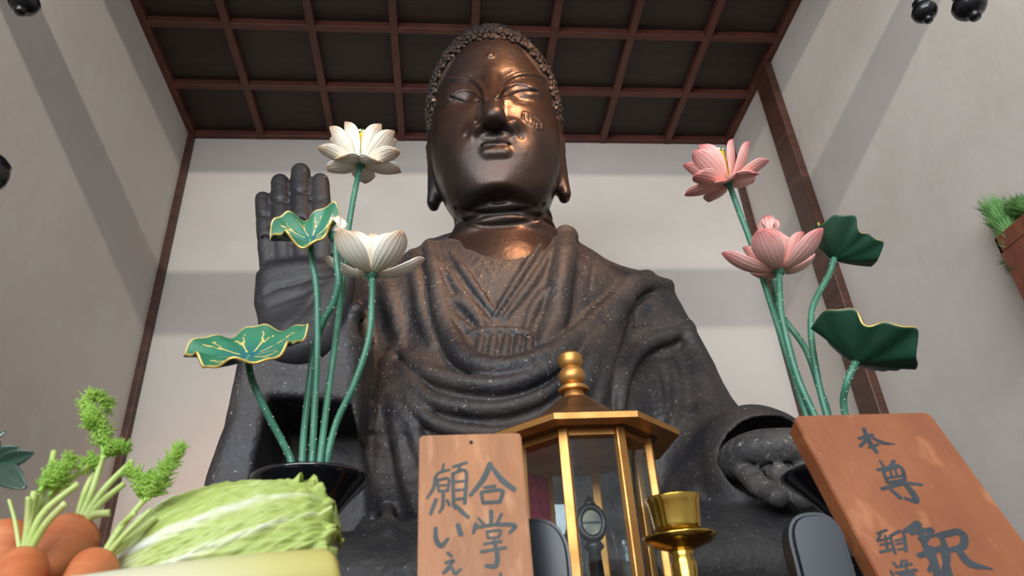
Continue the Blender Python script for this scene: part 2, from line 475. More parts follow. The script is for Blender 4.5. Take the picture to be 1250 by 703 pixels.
# stole over his left shoulder and folds of that sleeve
G([(798, 334), (770, 350), (748, 388), (726, 430), (712, 470), (700, 500)], 0.034, k=0.05, n=20)
G([(760, 392), (745, 430), (733, 470), (728, 505)], 0.020, k=0.05)
G([(842, 402), (815, 410), (790, 420), (772, 436), (760, 462), (757, 500)], 0.024, k=0.04, n=18, g=14)
G([(838, 395), (850, 440), (862, 490), (868, 530), (850, 570)], 0.030, k=0.06)
G([(820, 440), (826, 470), (824, 505), (815, 530)], 0.014, k=0.04)
G([(800, 450), (804, 480), (808, 510)], 0.012, k=0.03)
G([(852, 560), (842, 580), (826, 600), (815, 630)], 0.022, k=0.05)
G([(862, 575), (852, 600), (838, 630), (828, 660)], 0.022, k=0.05)
# round the upper sleeve
G([(772, 352), (800, 345), (822, 352), (834, 372)], 0.020, k=0.05)
G([(470, 345), (480, 380), (490, 420)], 0.020, k=0.06)
G([(432, 370), (445, 400), (450, 450), (452, 520)], 0.016, k=0.05)
for P, r in grooves: RB.tube(P, r, '-', 0.04)
for P, R, op, k in todo: RB.tube(P, R, op, k)
# incised lines and joints of the casting
for pts in ([(446, 488), (470, 486), (494, 484)], [(446, 530), (470, 532), (492, 530)], [(778, 345), (776, 380), (776, 402)], [(776, 402), (815, 398), (842, 400)], [(728, 308), (722, 335), (720, 352)]):
    RB.tube(RB.hits(pts, 10), 0.006, '-', 0.006)
# his left cuff, resting on the knee
hc = at(915, 569, 2.02)
RB.tube([hc + Vector((0.02, 0.24, 0.0)), hc + Vector((0.05, 0.06, 0.015))], [0.16, 0.185], k=0.06)
RB.ell(hc + Vector((0.05, -0.02, 0.005)), (0.145, 0.12, 0.13), '-', 0.02)
RB.disp(lambda p: 0.0035 * wobble(p, 14, 6) + 0.0025 * wobble(p, 38, 8, 6), (-2, 1, 0), (3, 4, 5))

# ---- head, neck and bare chest
HC = np.array([0.252, 2.47, 3.32]); YAW = -6.0
HR = rot('Z', YAW) @ rot('X', 2.0)              # columns: his left (viewer's right), back, up
def hp(x, y, z): return HC + HR @ np.array([x, y, z])
HD = Field()
HD.ell(hp(0, 0.02, 0.10), (0.285, 0.32, 0.42), k=0.05, R=HR)
HD.ell(hp(0, -0.03, -0.18), (0.265, 0.275, 0.40), k=0.12, R=HR)
HD.ell(hp(0, -0.06, -0.36), (0.215, 0.205, 0.235), k=0.12, R=HR)      # jaw
HD.ell(hp(0, -0.205, -0.520), (0.095, 0.07, 0.055), k=0.07, R=HR)    # chin
for s in (-1, 1):
    HD.ell(hp(0.120 * s, -0.150, -0.24), (0.110, 0.10, 0.15), k=0.12, R=HR)   # cheeks
    HD.ell(hp(0.128 * s, -0.305, -0.055), (0.080, 0.034, 0.068), '-', 0.05, R=HR)  # eye hollows
    HD.ell(hp(0.116 * s, -0.236, -0.052), (0.094, 0.056, 0.076), k=0.014, R=HR)  # eyeball with lowered lid
HD.ell(hp(0, -0.20, -0.665), (0.29, 0.19, 0.125), '-', 0.025, R=HR)     # underside of the jaw
# neck with three folds and chest
HD.tube([(0.27, 2.54, 2.45), (0.272, 2.53, 2.95)], [0.205, 0.195], k=0.02)
for z, r in ((2.88, 0.196), (2.81, 0.206), (2.745, 0.214), (2.68, 0.228)):
    HD.ell((0.272, 2.53, z), (r + 0.006, r + 0.006, 0.036), k=0.010)
HD.ell((BX, BY + 0.03, 2.43), (0.40, 0.31, 0.30), k=0.10)
hb = len(HD.ops)
def hline(pts, r, k, op='+', n=14, back=0.0): HD.tube(HD.hits(pts, n, back), r, op, k)
for s in (-1, 1): HD.ell(hp(0.050 * s, -0.262, -0.080), (0.040, 0.040, 0.070), k=0.04, R=HR)
for s in (-1, 1): HD.ell(hp(0.110 * s, -0.165, -0.455), (0.085, 0.085, 0.085), k=0.09, R=HR)      # square jaw
# nose: bridge, tip, wings
tip = hp(0.0, -0.372, -0.285)
HD.tube([hp(0, -0.290, 0.03), hp(0, -0.312, -0.06), hp(0, -0.345, -0.19), tip], [0.020, 0.026, 0.038, 0.048], k=0.03)
for s in (-1, 1):
    HD.ell(hp(0.066 * s, -0.298, -0.290), (0.042, 0.055, 0.038), k=0.03, R=HR)
    HD.ell(hp(0.036 * s, -0.330, -0.334), (0.024, 0.036, 0.016), '-', 0.010, R=HR)
HD.box(hp(0, -0.385, -0.370), (0.085, 0.088, 0.042), 0.012, '-', 0.02, R=HR)      # flat underside of the nose
# mouth: upper lip with cupid's bow, lower lip, corners
HD.ell(hp(0, -0.232, -0.385), (0.125, 0.045, 0.085), k=0.08, R=HR)
for s in (-1, 1): HD.ell(hp(0.098 * s, -0.222, -0.335), (0.065, 0.052, 0.085), k=0.08, R=HR)
LZ = -0.120
for s in (-1, 1):
    HD.tube([hp(0.004 * s, -0.300, -0.222 + LZ), hp(0.035 * s, -0.298, -0.216 + LZ), hp(0.075 * s, -0.270, -0.236 + LZ), hp(0.104 * s, -0.240, -0.245 + LZ)], [0.022, 0.024, 0.018, 0.007], k=0.014)
HD.tube([hp(-0.080, -0.262, -0.270 + LZ), hp(-0.035, -0.292, -0.282 + LZ), hp(0.035, -0.292, -0.282 + LZ), hp(0.080, -0.262, -0.270 + LZ)], [0.012, 0.027, 0.027, 0.012], k=0.016)
HD.tube([hp(-0.106, -0.250, -0.246 + LZ), hp(-0.05, -0.306, -0.249 + LZ), hp(0, -0.318, -0.252 + LZ), hp(0.05, -0.306, -0.249 + LZ), hp(0.106, -0.250, -0.246 + LZ)], 0.0045, '-', 0.008)
for s in (-1, 1): HD.tube([hp(0.014 * s, -0.300, -0.322), hp(0.013 * s, -0.298, -0.335)], 0.004, k=0.01)
HD.ell(hp(0, -0.300, 0.115), (0.017, 0.017, 0.017), k=0.008, R=HR)     # urna
# brows and lids follow the photograph's lines
hline([(593, 122), (590, 109), (578, 99), (562, 96), (546, 98)], 0.009, 0.008, n=24)
hline([(608, 121), (611, 107), (621, 97), (636, 91), (656, 92), (666, 98)], 0.009, 0.008, n=24)
hline([(550, 119), (560, 123), (572, 125), (588, 120)], 0.007, 0.004, '-', n=20)
hline([(607, 120), (620, 118), (636, 112), (656, 111)], 0.007, 0.004, '-', n=20)
hline([(551, 117), (558, 112), (568, 110), (580, 113), (588, 119)], 0.006, 0.006)
hline([(606, 119), (614, 109), (628, 103), (642, 104), (656, 110)], 0.006, 0.006)
hline([(622, 143), (630, 154), (636, 166)], 0.004, 0.02, '-')
hline([(581, 149), (574, 156), (569, 165)], 0.003, 0.02, '-')
hline([(556, 255), (580, 260), (605, 261), (640, 257), (664, 250)], 0.008, 0.010, '-', n=24); hline([(554, 268), (580, 274), (605, 276), (640, 271), (666, 262)], 0.008, 0.010, '-', n=24)
# cracks and a riveted patch of the old castings
hline([(534, 165), (550, 156), (566, 154), (582, 149)], 0.004, 0.005, '-')
hline([(548, 60), (575, 58), (600, 57)], 0.004, 0.005, '-')
hline([(639, 137), (652, 141), (662, 150), (660, 158), (648, 152), (639, 146), (639, 137)], 0.0045, 0.004, n=30)
for px_, py_ in ((644, 143), (648, 146), (652, 149), (656, 153)): hline([(px_, py_ - 3), (px_ + 1, py_ + 3)], 0.004, 0.004, n=4)
# ears with long lobes
for s in (-1, 1):
    e = lambda y, z, x=0.0: hp((0.284 + x) * s, y, z)
    HD.tube([e(0.04, -0.12), e(0.07, 0.00, 0.012), e(0.05, 0.08, 0.016), e(0.0, 0.09, 0.006), e(-0.03, 0.01), e(-0.03, -0.15)], [0.020, 0.023, 0.024, 0.020, 0.016, 0.014], k=0.02)
    HD.tube([e(0.05, -0.08, 0.0), e(0.05, -0.20, -0.005), e(0.045, -0.32, -0.008), e(0.035, -0.405, 0.0)], [0.030, 0.034, 0.038, 0.024], k=0.03)
    HD.tube([e(-0.03, -0.14, 0), e(-0.015, -0.22, -0.008), e(0.0, -0.32, -0.008), e(0.0, -0.405, 0.005)], [0.022, 0.026, 0.030, 0.022], k=0.03)
    HD.ell(e(0.018, -0.04, 0.03), (0.02, 0.03, 0.08), '-', 0.02, R=HR)
    HD.tube([e(0.02, -0.14, 0.03), e(0.02, -0.36, 0.035)], 0.010, '-', 0.015)
HD.disp(lambda p: 0.0012 * wobble(p, 30, 8, 6) + 0.003 * wobble(p, 9, 6), (-2, 1, 0), (3, 4, 5))

# ---- raised right hand, palm to the front
HN = Field()
Yh = 2.06
q = lambda px, py, dy=0.0: at(px, py, Yh + dy)
HN.tube([q(352, 372, .05), q(366, 410, .05)], [0.07, 0.08], k=0.05)
palm = [q(*p) for p in ((312, 335), (330, 322), (372, 316), (405, 322), (414, 372), (408, 420), (384, 444), (352, 444), (326, 420), (310, 372))]
HN.prism([(p.x, p.z) for p in palm], Yh - 0.045, Yh + 0.075, rd=0.05, k=0.05, tilt=0.0)
HN.ell(q(364, 420, -0.02), (0.112, 0.07, 0.085), k=0.04)              # heel of the hand
HN.ell(q(394, 385, -0.022), (0.058, 0.05, 0.13), k=0.04)                # ball of the thumb
for tipx, tipy, bx, by, r in ((321, 243, 330, 335, 0.031), (342, 223, 348, 328, 0.036), (367, 210, 371, 325, 0.038), (391, 222, 394, 328, 0.036)):
    t0, t1 = q(tipx, tipy, 0.03), q(bx, by, 0.015); m1 = t1.lerp(t0, 0.38) + Vector((0, -0.012, 0)); m2 = t1.lerp(t0, 0.72) + Vector((0, -0.006, 0))
    HN.tube([t1, m1, m2, t0], [r * 1.05, r * 1.0, r * 0.97, r * 0.90], k=0.010)
    for j in (0.40, 0.70):
        c = t1.lerp(t0, j); HN.tube([c + Vector((-r, -r * 0.6, 0)), c + Vector((0, -r * 1.15, 0)), c + Vector((r, -r * 0.6, 0))], 0.006, '-', 0.008)
HN.tube([q(402, 400, 0.0), q(418, 350, -0.02), q(421, 312, -0.03), q(419, 286, -0.02)], [0.052, 0.042, 0.036, 0.030], k=0.03)   # thumb
for pts in ([(316, 362), (336, 352), (360, 346), (385, 338), (404, 334)], [(318, 378), (345, 368), (375, 356), (396, 342)], [(350, 400), (372, 380), (386, 358)]):
    HN.tube(HN.hits(pts, 20), 0.006, '-', 0.010)
HN.tube([q(366, 420, 0.06), q(366, 440, 0.24), (BX - 0.60, BY - 0.02, 1.85)], [0.115, 0.11, 0.11], k=0.05)    # wrist and forearm inside the sleeve
HN.disp(lambda p: 0.0015 * wobble(p, 30, 8, 6), (-2, 1, 0), (3, 4, 5))

# ---- left hand on the knee, palm up, fingers towards the front
HL = Field()
w0 = hc + Vector((0.05, 0.04, -0.01))
k0 = at(928, 568, 1.90); k3 = at(992, 566, 1.92)
HL.tube([w0 + Vector((0, 0.25, 0.02)), w0, at(935, 560, 1.98)], [0.105, 0.095, 0.07], k=0.05)
for c, rr in ((at(912, 560, 1.97), 0.085), (at(940, 556, 1.96), 0.09), (at(968, 556, 1.96), 0.085)): HL.ell(c, (rr, 0.13, 0.062), k=0.04)
for a, b, c, r in (((908, 572, 1.93), (926, 592, 1.86), (950, 607, 1.80), 0.029), ((944, 570, 1.92), (960, 590, 1.85), (978, 609, 1.79), 0.031),
                   ((974, 566, 1.92), (992, 586, 1.85), (1008, 606, 1.80), 0.030), ((998, 560, 1.94), (1018, 578, 1.87), (1036, 598, 1.82), 0.027)):
    A_, B_, C_ = at(*a), at(*b), at(*c)
    HL.tube([A_, B_, C_], [r * 1.12, r * 1.04, r * 0.95], k=0.010)
    for t in (0.35, 0.75):
        cc = A_.lerp(B_, t); HL.tube([cc + Vector((-r, -r * 0.5, r * 0.6)), cc + Vector((0, -r * 0.75, r * 0.85)), cc + Vector((r, -r * 0.5, r * 0.6))], 0.007, '-', 0.007)
HL.tube([at(985, 545, 2.02), at(1012, 545, 1.96), at(1030, 552, 1.90)], [0.05, 0.042, 0.034], k=0.03)         # thumb
HL.disp(lambda p: 0.002 * wobble(p, 26, 8, 6), (-2, 1, 0), (3, 4, 5))


Q = 1.0
M_bronze = mat('dark_bronze', srgb(36, 36, 42), 0.48, metal=0.15, col2=srgb(64, 58, 55), scale=6, detail=10, bump=0.28, bscale=42, rough2=0.66,
               col3=srgb(140, 132, 124), scale3=85, ramp3=(0.64, 0.74))
M_skin_bronze = mat('polished_bronze', srgb(66, 49, 41), 0.27, metal=0.5, col2=srgb(42, 37, 37), scale=4, detail=8, bump=0.10, bscale=30, rough2=0.48,
                    col3=srgb(100, 92, 86), scale3=90, ramp3=(0.68, 0.76))
M_hand_bronze = mat('black_bronze', srgb(36, 36, 41), 0.46, metal=0.3, col2=srgb(54, 52, 55), scale=5, detail=8, bump=0.15, bscale=30, rough2=0.58,
                    col3=srgb(118, 112, 106), scale3=90, ramp3=(0.67, 0.76))
M_dust_bronze = mat('dusty_bronze', srgb(88, 85, 82), 0.62, metal=0.1, col2=srgb(58, 56, 58), scale=9, detail=8, bump=0.35, bscale=40, col3=srgb(150, 144, 138), scale3=70, ramp3=(0.6, 0.74))
M_lap = mat('dusty_lap_bronze', srgb(62, 60, 60), 0.55, metal=0.1, col2=srgb(40, 40, 43), scale=7, detail=10, bump=0.35, bscale=40, col3=srgb(136, 130, 124), scale3=80, ramp3=(0.66, 0.76))
M_hair = mat('hair_bronze', srgb(40, 36, 36), 0.6, metal=0.3, col2=srgb(70, 58, 50), scale=9, bump=0.3, bscale=60, col3=srgb(130, 118, 110), scale3=40, ramp3=(0.62, 0.72))
root = empty('buddha_statue', (BX, BY, 1.08), 'colossal dark bronze seated Buddha statue with raised right hand', 'statue')
vr, fr = RB.mesh((-0.95, 1.50, 1.10), (1.45, 3.10, 2.82), 0.0072 / Q)
vh, fh = HD.mesh((-0.25, 2.00, 2.20), (0.75, 2.95, 4.02), 0.0048 / Q)
vn, fn_ = HN.mesh((-1.00, 1.85, 1.60), (-0.20, 2.70, 3.00), 0.007 / Q)
vl, fl = HL.mesh((0.65, 1.65, 1.25), (1.35, 2.45, 1.95), 0.007 / Q)
V, F = join([(smooth_mesh(v, f, 2), f) for v, f in ((vh, fh), (vn, fn_), (vl, fl))])
bo = link('body', mesh_np('body', V, F), [M_skin_bronze, M_hand_bronze, M_dust_bronze], root)
nf = len(fh); bo.data.polygons.foreach_set('material_index', [0] * nf + [1] * len(fn_) + [2] * len(fl))
rs = smooth_mesh(vr, fr, 1)
rb_o = link('robe', mesh_np('robe', rs, fr), [M_bronze, M_lap], root)
fc = rs[fr].mean(1); edge_ = 1.50 + 0.03 * np.sin(fc[:, 0] * 9) + 0.02 * np.sin(fc[:, 0] * 23 + 1) + 0.01 * np.sin(fc[:, 0] * 61)
if len(rb_o.data.polygons) == len(fr): rb_o.data.polygons.foreach_set('material_index', ((fc[:, 2] < edge_) & (fc[:, 1] < 2.28)).astype(np.int32)); rb_o['label'] = 'rough dark draped robe'

# ---- hair: a cap of snail-shell curls
hair = MB()
def cap_pt(az, el):
    """az from the front, el from the horizontal"""
    x, y, z = math.sin(az) * math.cos(el), -math.cos(az) * math.cos(el), math.sin(el)
    return x, y, z
t = bmesh.new(); bmesh.ops.create_icosphere(t, subdivisions=1, radius=1); curl0 = [v.co.copy() for v in t.verts]; curlf = [[v.index for v in f.verts] for f in t.faces]; t.free()
HV, HF, n0 = [], [], 0
N = 3600; ga = PI * (3 - 5 ** 0.5)
for i in range(N):
    z = 1 - 1.62 * (i + 0.5) / N; rr = math.sqrt(max(0, 1 - z * z)); az = ga * i
    x, y = rr * math.cos(az), rr * math.sin(az)
    # local head position on an egg a little larger than the skull
    P = Vector((x * 0.306, 0.03 + y * 0.338, 0.08 + z * 0.425))
    front = P.y < 0.06
    ax = abs(P.x)
    line = 0.235 - 1.3 * max(ax - 0.10, 0) ** 1.25                    # hairline height
    if P.y < -0.02 and P.z < line and ax < 0.256: continue
    if P.y < 0.10 and P.z < -0.17: continue
    if P.z < -0.36: continue
    usn = math.exp(-((P.x / 0.15) ** 2 + ((P.y + 0.02) / 0.17) ** 2))
    nrm = Vector((P.x / 0.306 ** 2, (P.y - 0.03) / 0.338 ** 2, (P.z - 0.08) / 0.425 ** 2)).normalized()
    P.z += 0.062 * usn * (1 if z > 0 else 0)
    s = 0.0130 * rng.uniform(0.75, 1.15); P += Vector(rng.normal(0, 0.0035, 3))
    u1 = nrm.orthogonal().normalized(); u2 = nrm.cross(u1)
    vs = []
    for c in curl0:
        w_ = c.z; tw = 1.0 + 0.14 * math.sin(3 * math.atan2(c.y, c.x) + 9 * w_)
        vs.append(hp(*(P + (u1 * c.x + u2 * c.y) * s * tw + nrm * (w_ * s * 0.8))))
    HV += [tuple(v) for v in vs]; HF += [[a + n0 for a in f] for f in curlf]; n0 += len(vs)
HD2 = Field()
HD2.ell(hp(0, 0.03, 0.08), (0.300, 0.332, 0.420), k=0.03, R=HR); HD2.ell(hp(0, 0.0, 0.45), (0.13, 0.15, 0.075), k=0.08, R=HR)
HD2.ell(hp(0, -0.28, -0.09), (0.243, 0.30, 0.330), '-', 0.015, R=HR); HD2.box(hp(0, -0.22, -0.36), (0.5, 0.30, 0.19), 0.01, '-', 0.02, R=HR)
HD2.box(hp(0, 0.0, -0.54), (0.6, 0.6, 0.15), 0.01, '-', 0.02, R=HR)
v2, f2 = HD2.mesh((-0.2, 2.05, 2.9), (0.7, 2.95, 4.1), 0.010)
tri = np.array(HF); quad = np.concatenate([f2]); me = bpy.data.meshes.new('hair')
me.from_pydata([tuple(v) for v in v2] + HV, [], [list(map(int, a)) for a in quad] + [[a + len(v2) for a in f] for f in HF])
hair_o = link('hair', me, M_hair, root); hair_o['label'] = 'cap of tight snail-shell curls'
# stone plinth under the figure
pl = MB(); pl.box((BX - 1.45, 1.78, 0), (BX + 1.45, 3.7, 1.02), 0.03).box((BX - 1.52, 1.74, 1.0), (BX + 1.52, 3.75, 1.098), 0.02)
tag(link('stone_plinth', pl.mesh('plinth'), mat('plinth_stone', srgb(96, 92, 88), 0.8, col2=srgb(76, 73, 70), scale=7, bump=0.3), loc=(BX, 2.7, 0)), 'grey stone plinth carrying the bronze Buddha', 'plinth')
# ------------------------------------------------------------------ altar table
M_lacquer = mat('black_lacquer', srgb(14, 17, 22), 0.10, coat=0.6, spec=0.6)
M_altar = mat('altar_lacquer', srgb(46, 26, 20), 0.3, col2=srgb(34, 20, 16), scale=4, stretch=(1, 6, 6), coat=0.3)
TZ = 1.0
table = empty('altar_table', (0.25, 1.15, 0), 'dark lacquered altar table standing before the statue', 'table')
link('tabletop', MB().box((-1.25, 0.52, TZ - 0.05), (1.6, 1.66, TZ), 0.006).mesh('tabletop'), M_altar, table, smooth=False)
link('apron', MB().box((-1.18, 0.58, TZ - 0.17), (1.53, 1.60, TZ - 0.05), 0.004).mesh('apron'), M_altar, table, smooth=False)
for x in (-1.13, 1.48):
    for y in (0.62, 1.56):
        link('leg', MB().box((x - 0.045, y - 0.045, 0), (x + 0.045, y + 0.045, TZ - 0.17), 0.006).mesh('leg'), M_altar, table, smooth=False)

# ------------------------------------------------------------------ carved lotus flowers in lacquer vases
M_white = attr_mat('white_petal', 'pat', [(0.0, srgb(206, 186, 156)), (0.2, srgb(246, 238, 222)), (0.66, srgb(247, 239, 224)), (0.90, srgb(206, 174, 142)), (1.0, srgb(170, 126, 96))], 0.45, noise=0.15, nscale=40)
M_pink = attr_mat('pink_petal', 'pat', [(0.0, srgb(190, 120, 104)), (0.25, srgb(236, 182, 170)), (0.66, srgb(236, 178, 170)), (0.90, srgb(212, 126, 122)), (1.0, srgb(182, 86, 86))], 0.45, noise=0.15, nscale=40)
M_leaf = attr_mat('leaf_green', 'pat', [(0.0, srgb(36, 92, 128)), (0.22, srgb(44, 110, 104)), (0.5, srgb(58, 124, 92)), (0.72, srgb(50, 112, 82)), (0.80, srgb(206, 186, 120)), (1.0, srgb(214, 190, 112))], 0.4, noise=0.12, nscale=25)
M_leaf_under = mat('leaf_underside', srgb(28, 66, 50), 0.4, col2=srgb(36, 80, 60), scale=14)
M_gilt = mat('gilt', srgb(214, 184, 100), 0.35, metal=0.5)
M_stem = mat('stem_green', srgb(70, 128, 104), 0.4, col2=srgb(56, 110, 88), scale=14)
M_dot = mat('stem_dot', srgb(226, 226, 196), 0.5)
M_pod = mat('pod_yellow', srgb(236, 206, 40), 0.5)
M_podrim = mat('pod_rim', srgb(232, 228, 200), 0.5, col2=srgb(90, 120, 60), scale=90, ramp=(0.5, 0.55))

def frame_to(axis, spin=0.0):
    return Vector(axis).normalized().to_track_quat('Z', 'Y').to_matrix().to_4x4() @ Matrix.Rotation(spin, 4, 'Z')

def frame_x(axis):
    z = Vector(axis).normalized(); x = Vector((1, 0, 0)); x = (x - z * x.dot(z)).normalized(); y = z.cross(x)
    return Matrix(((x.x, y.x, z.x, 0), (x.y, y.y, z.y, 0), (x.z, y.z, z.z, 0), (0, 0, 0, 1)))

def petal_mesh(L, W, a0, a1, cup=0.35, tipcurl=0.0, nu=22, nv=27):
    """a carved petal: a0/a1 lean from the axis at the base and at the tip, in degrees"""
    mb = MB(); rows, pats = [], []
    x, z = 0.006, 0.0
    for i in range(nu):
        u = i / (nu - 1)
        a = math.radians(a0 + (a1 - a0) * u ** 0.8 + tipcurl * max(0, u - 0.78) ** 1 * 4.5)
        if i: x += math.sin(a) * L / (nu - 1); z += math.cos(a) * L / (nu - 1)
        w = W * (0.16 + 0.84 * math.sin(PI * 0.5 * min(1, u / 0.58)) ** 1.1) * (1 if u < 0.62 else max(0.0, 1 - ((u - 0.62) / 0.38) ** 2.4) ** 0.75) + 0.0006
        nx, nz = -math.cos(a), math.sin(a)        # inward normal
        row = []
        for j in range(nv):
            v = -1 + 2 * j / (nv - 1)
            lift = cup * w * (v * v) + 0.0006 * math.cos(v * 22)
            ang = v * 0.9
            row.append(Vector((x + nx * lift, w * math.sin(ang) / math.sin(0.9), z + nz * lift)))
            pats.append(min(1, max(0, u * 0.86 + (0.13 if abs((v * 4.5 + 0.5) % 1 - 0.5) < 0.14 else 0.0) * min(1, u * 4) + 0.05 * abs(v))))
        rows.append(row)
    mb.grid(rows); me = mb.mesh('petal', recalc=False); set_attr(me, 'pat', pats); return me

def add_petal(root, base, axis, phi, me, mat_):
    o = link('petal', me.copy(), mat_, None)
    o.data.transform(Matrix.Translation(base) @ frame_x(axis) @ Matrix.Rotation(phi, 4, 'Z'))
    o.data.transform(Matrix.Translation(-root.location)); o.parent = root
    s = o.modifiers.new('thickness', 'SOLIDIFY'); s.thickness = 0.0028; s.offset = 0
    return o

def stem(root, pts, r=0.0068, n=40):
    P = spline(pts, n); mb = MB().tube(P, r, 12); nf = len(mb.bm.faces)
    k = 0
    for i in range(2, n - 1):
        d = (P[i] - P[i - 1]).normalized(); a = d.orthogonal().normalized(); b = d.cross(a)
        for q in range(1):
            k += 1; t = 2.4 * k
            c = P[i - 1].lerp(P[i], 0.5 * q) + (a * math.cos(t) + b * math.sin(t)) * r
            tm = bmesh.new(); bmesh.ops.create_icosphere(tm, subdivisions=1, radius=0.0013)
            mb.merge(tm, Matrix.Translation(c))
    me = mb.mesh('stem'); o = link('stem', me, [M_stem, M_dot], root)
    for p in me.polygons: p.material_index = 0 if p.index < nf else 1
    return P

def flower(label, pts, layers, mat_, pod=True, group=None, lean=None, cat='flower', name='lotus_flower'):
    base = Vector(pts[0]); root = empty(name, Vector(pts[-1]), label, cat, group)
    P = stem(root, pts)
    ax = (P[0] - P[3]).normalized() if lean is None else Vector(lean).normalized()
    for (n, L, W, a0, a1, ph, cup, tc) in layers:
        me = petal_mesh(L, W, a0, a1, cup, tc)
        for an in ([math.radians(a) for a in n] if isinstance(n, tuple) else [ph + 2 * PI * k / n for k in range(n)]):
            add_petal(root, base, ax, an + rng.uniform(-0.08, 0.08), me, mat_)
    link('receptacle', MB().lathe([(0.008, -0.012), (0.013, -0.004), (0.014, 0.004), (0.008, 0.010)], base, 18, frame_to(ax)).mesh('r'), M_stem, root)
    if pod:
        sp_ = link('seed_pod', MB().lathe([(0.009, 0.004), (0.015, 0.03), (0.021, 0.076), (0.0215, 0.078)], base, 24, frame_to(ax)).mesh('p'), M_pod, root)
        link('pod_rim', MB().lathe([(0.022, 0.0785), (0.0235, 0.081), (0.0235, 0.087), (0.019, 0.090)], base, 24, frame_to(ax)).mesh('p'), M_podrim, sp_)['label'] = 'white beaded rim'
    return root

def lotus_leaf(label, pts, R, normal, spin, cup, wave, k, ph, group=None, fold=0.0, sx=1.0):
    base = Vector(pts[0]); root = empty('lotus_leaf', Vector(pts[-1]), label, 'leaf', group)
    stem(root, pts)
    nr, na = 22, 128; rows, pats = [], []
    veins = [2 * PI * i / 9 + 0.2 for i in range(9)]
    for i in range(nr):
        rr = (i / (nr - 1)) ** 0.85; row = []
        for j in range(na):
            t = 2 * PI * j / na
            ro = 1 + 0.10 * math.sin(3 * t + ph) + 0.05 * math.sin(5 * t + 1.3 * ph)
            x, y = rr * R * ro * math.cos(t) * sx, rr * R * ro * math.sin(t)
            z = cup * R * rr ** 1.6 + wave * R * rr ** 2.5 * (math.sin(k * t + ph) + 0.45 * math.sin((k * 2 + 1) * t + 2 * ph)) + fold * R * rr ** 2 * math.cos(2 * t)
            row.append(Vector((x, y, z)))
            dv = 9
            for v in veins:
                e = (t - v + PI) % (2 * PI) - PI
                fork = 0.16 * max(0, rr - 0.45) / 0.5
                dv = min(dv, abs(abs(e) - fork) * rr if rr > 0.45 else abs(e) * rr)
            vein = 1 if (dv < 0.020 and 0.14 < rr < 0.80) else 0
            pats.append(0.92 if rr > 0.968 else (0.86 if vein else 0.08 + 0.62 * rr))
        rows.append(row)
    mb = MB(); mb.grid(rows, close_v=True); me = mb.mesh('blade', recalc=False); set_attr(me, 'pat', pats)
    me.transform(Matrix.Translation(base) @ frame_to(normal, spin))
    o = link('blade', me, [M_leaf, M_leaf_under, M_gilt], root)
    s = o.modifiers.new('thickness', 'SOLIDIFY'); s.thickness = 0.0045; s.offset = -1; s.material_offset = 1; s.material_offset_rim = 2
    return root

def vase(c, label):
    zr = c.z; h = zr - TZ
    root = empty('flower_vase', (c.x, c.y, TZ), label, 'vase', 'lacquer vases of lotus')
    pr = [(0.062, 0.0), (0.066, 0.012), (0.058, 0.022), (0.036, 0.05), (0.028, 0.10), (0.034, 0.14), (0.052, 0.18), (0.060, h - 0.16), (0.050, h - 0.12), (0.040, h - 0.095), (0.046, h - 0.07),
          (0.078, h - 0.032), (0.102, h - 0.008), (0.107, h - 0.003), (0.107, h + 0.002), (0.100, h + 0.003), (0.070, h - 0.022), (0.035, h - 0.085), (0.02, h - 0.10)]
    link('vase_body', MB().lathe(pr, (c.x, c.y, TZ), 64).mesh('v'), M_lacquer, root)
    return root
vl_c = at(380, 586, 1.36); vr_c = at(1024, 576, 1.30)
vase(vl_c, 'black lacquer vase with a wide flared rim holding white lotus flowers')
vase(vr_c, 'black lacquer vase mostly hidden behind the leaning wooden sign, holding pink lotus flowers')

def inside(c, dx, dy, dz=-0.07): return Vector(c) + Vector((dx, dy, dz))
WG, PG = 'white lotus stems in the left vase', 'pink lotus stems in the right vase'
open_layers = [((-30, -150, 62, 118), 0.112, 0.028, 40, 12, 0, 0.5, 2), ((8, 172, -24, -156, 90), 0.114, 0.029, 72, 24, 0, 0.5, 4), ((30, 90, 150, 200, -20), 0.102, 0.028, 104, 66, 0.0, 0.45, 4), ((-58, -122), 0.080, 0.027, 122, 108, 0.0, 0.4, 0)]
cup_layers = [(3, 0.096, 0.037, 32, -26, -0.9, 0.7, 0), (3, 0.092, 0.036, 36, -22, 0.15, 0.65, 0), (4, 0.098, 0.033, 72, 14, 0.9, 0.5, 0), (5, 0.126, 0.030, 104, 34, 0.35, 0.45, 0)]
# white arrangement
b = vl_c
flower('tall open white lotus flower with a yellow centre', [at(440, 200, 1.40), at(431, 245, 1.40), at(424, 290, 1.40), at(417, 360, 1.39), at(402, 470, 1.37), at(391, 560, 1.35), inside(b, 0.012, 0, -.03)], open_layers, M_white, True, lean=(0.05, -0.1, 1))
flower('white lotus flower with closed heart and spread outer petals', [at(454, 334, 1.30), at(454, 365, 1.30), at(450, 415, 1.31), at(432, 470, 1.33), at(411, 515, 1.35), at(399, 562, 1.36), inside(b, 0.02, 0.02, -.03)], cup_layers, M_white, False, lean=(0.02, -0.12, 1))
bud_layers = [(3, 0.052, 0.019, 30, -26, 0.2, 0.75, 0), (3, 0.050, 0.018, 32, -24, 1.2, 0.7, 0)]
flower('small closed white lotus bud half hidden by a green leaf', [at(409, 289, 1.26), at(411, 318, 1.27), at(413, 345, 1.28), at(406, 372, 1.30), at(395, 392, 1.32), at(383, 430, 1.36), at(374, 500, 1.37), at(369, 562, 1.36), inside(b, -0.01, 0.01, -.03)], bud_layers, M_white, False, cat='flower bud', lean=(0.1, 0, 1), name='lotus_bud')
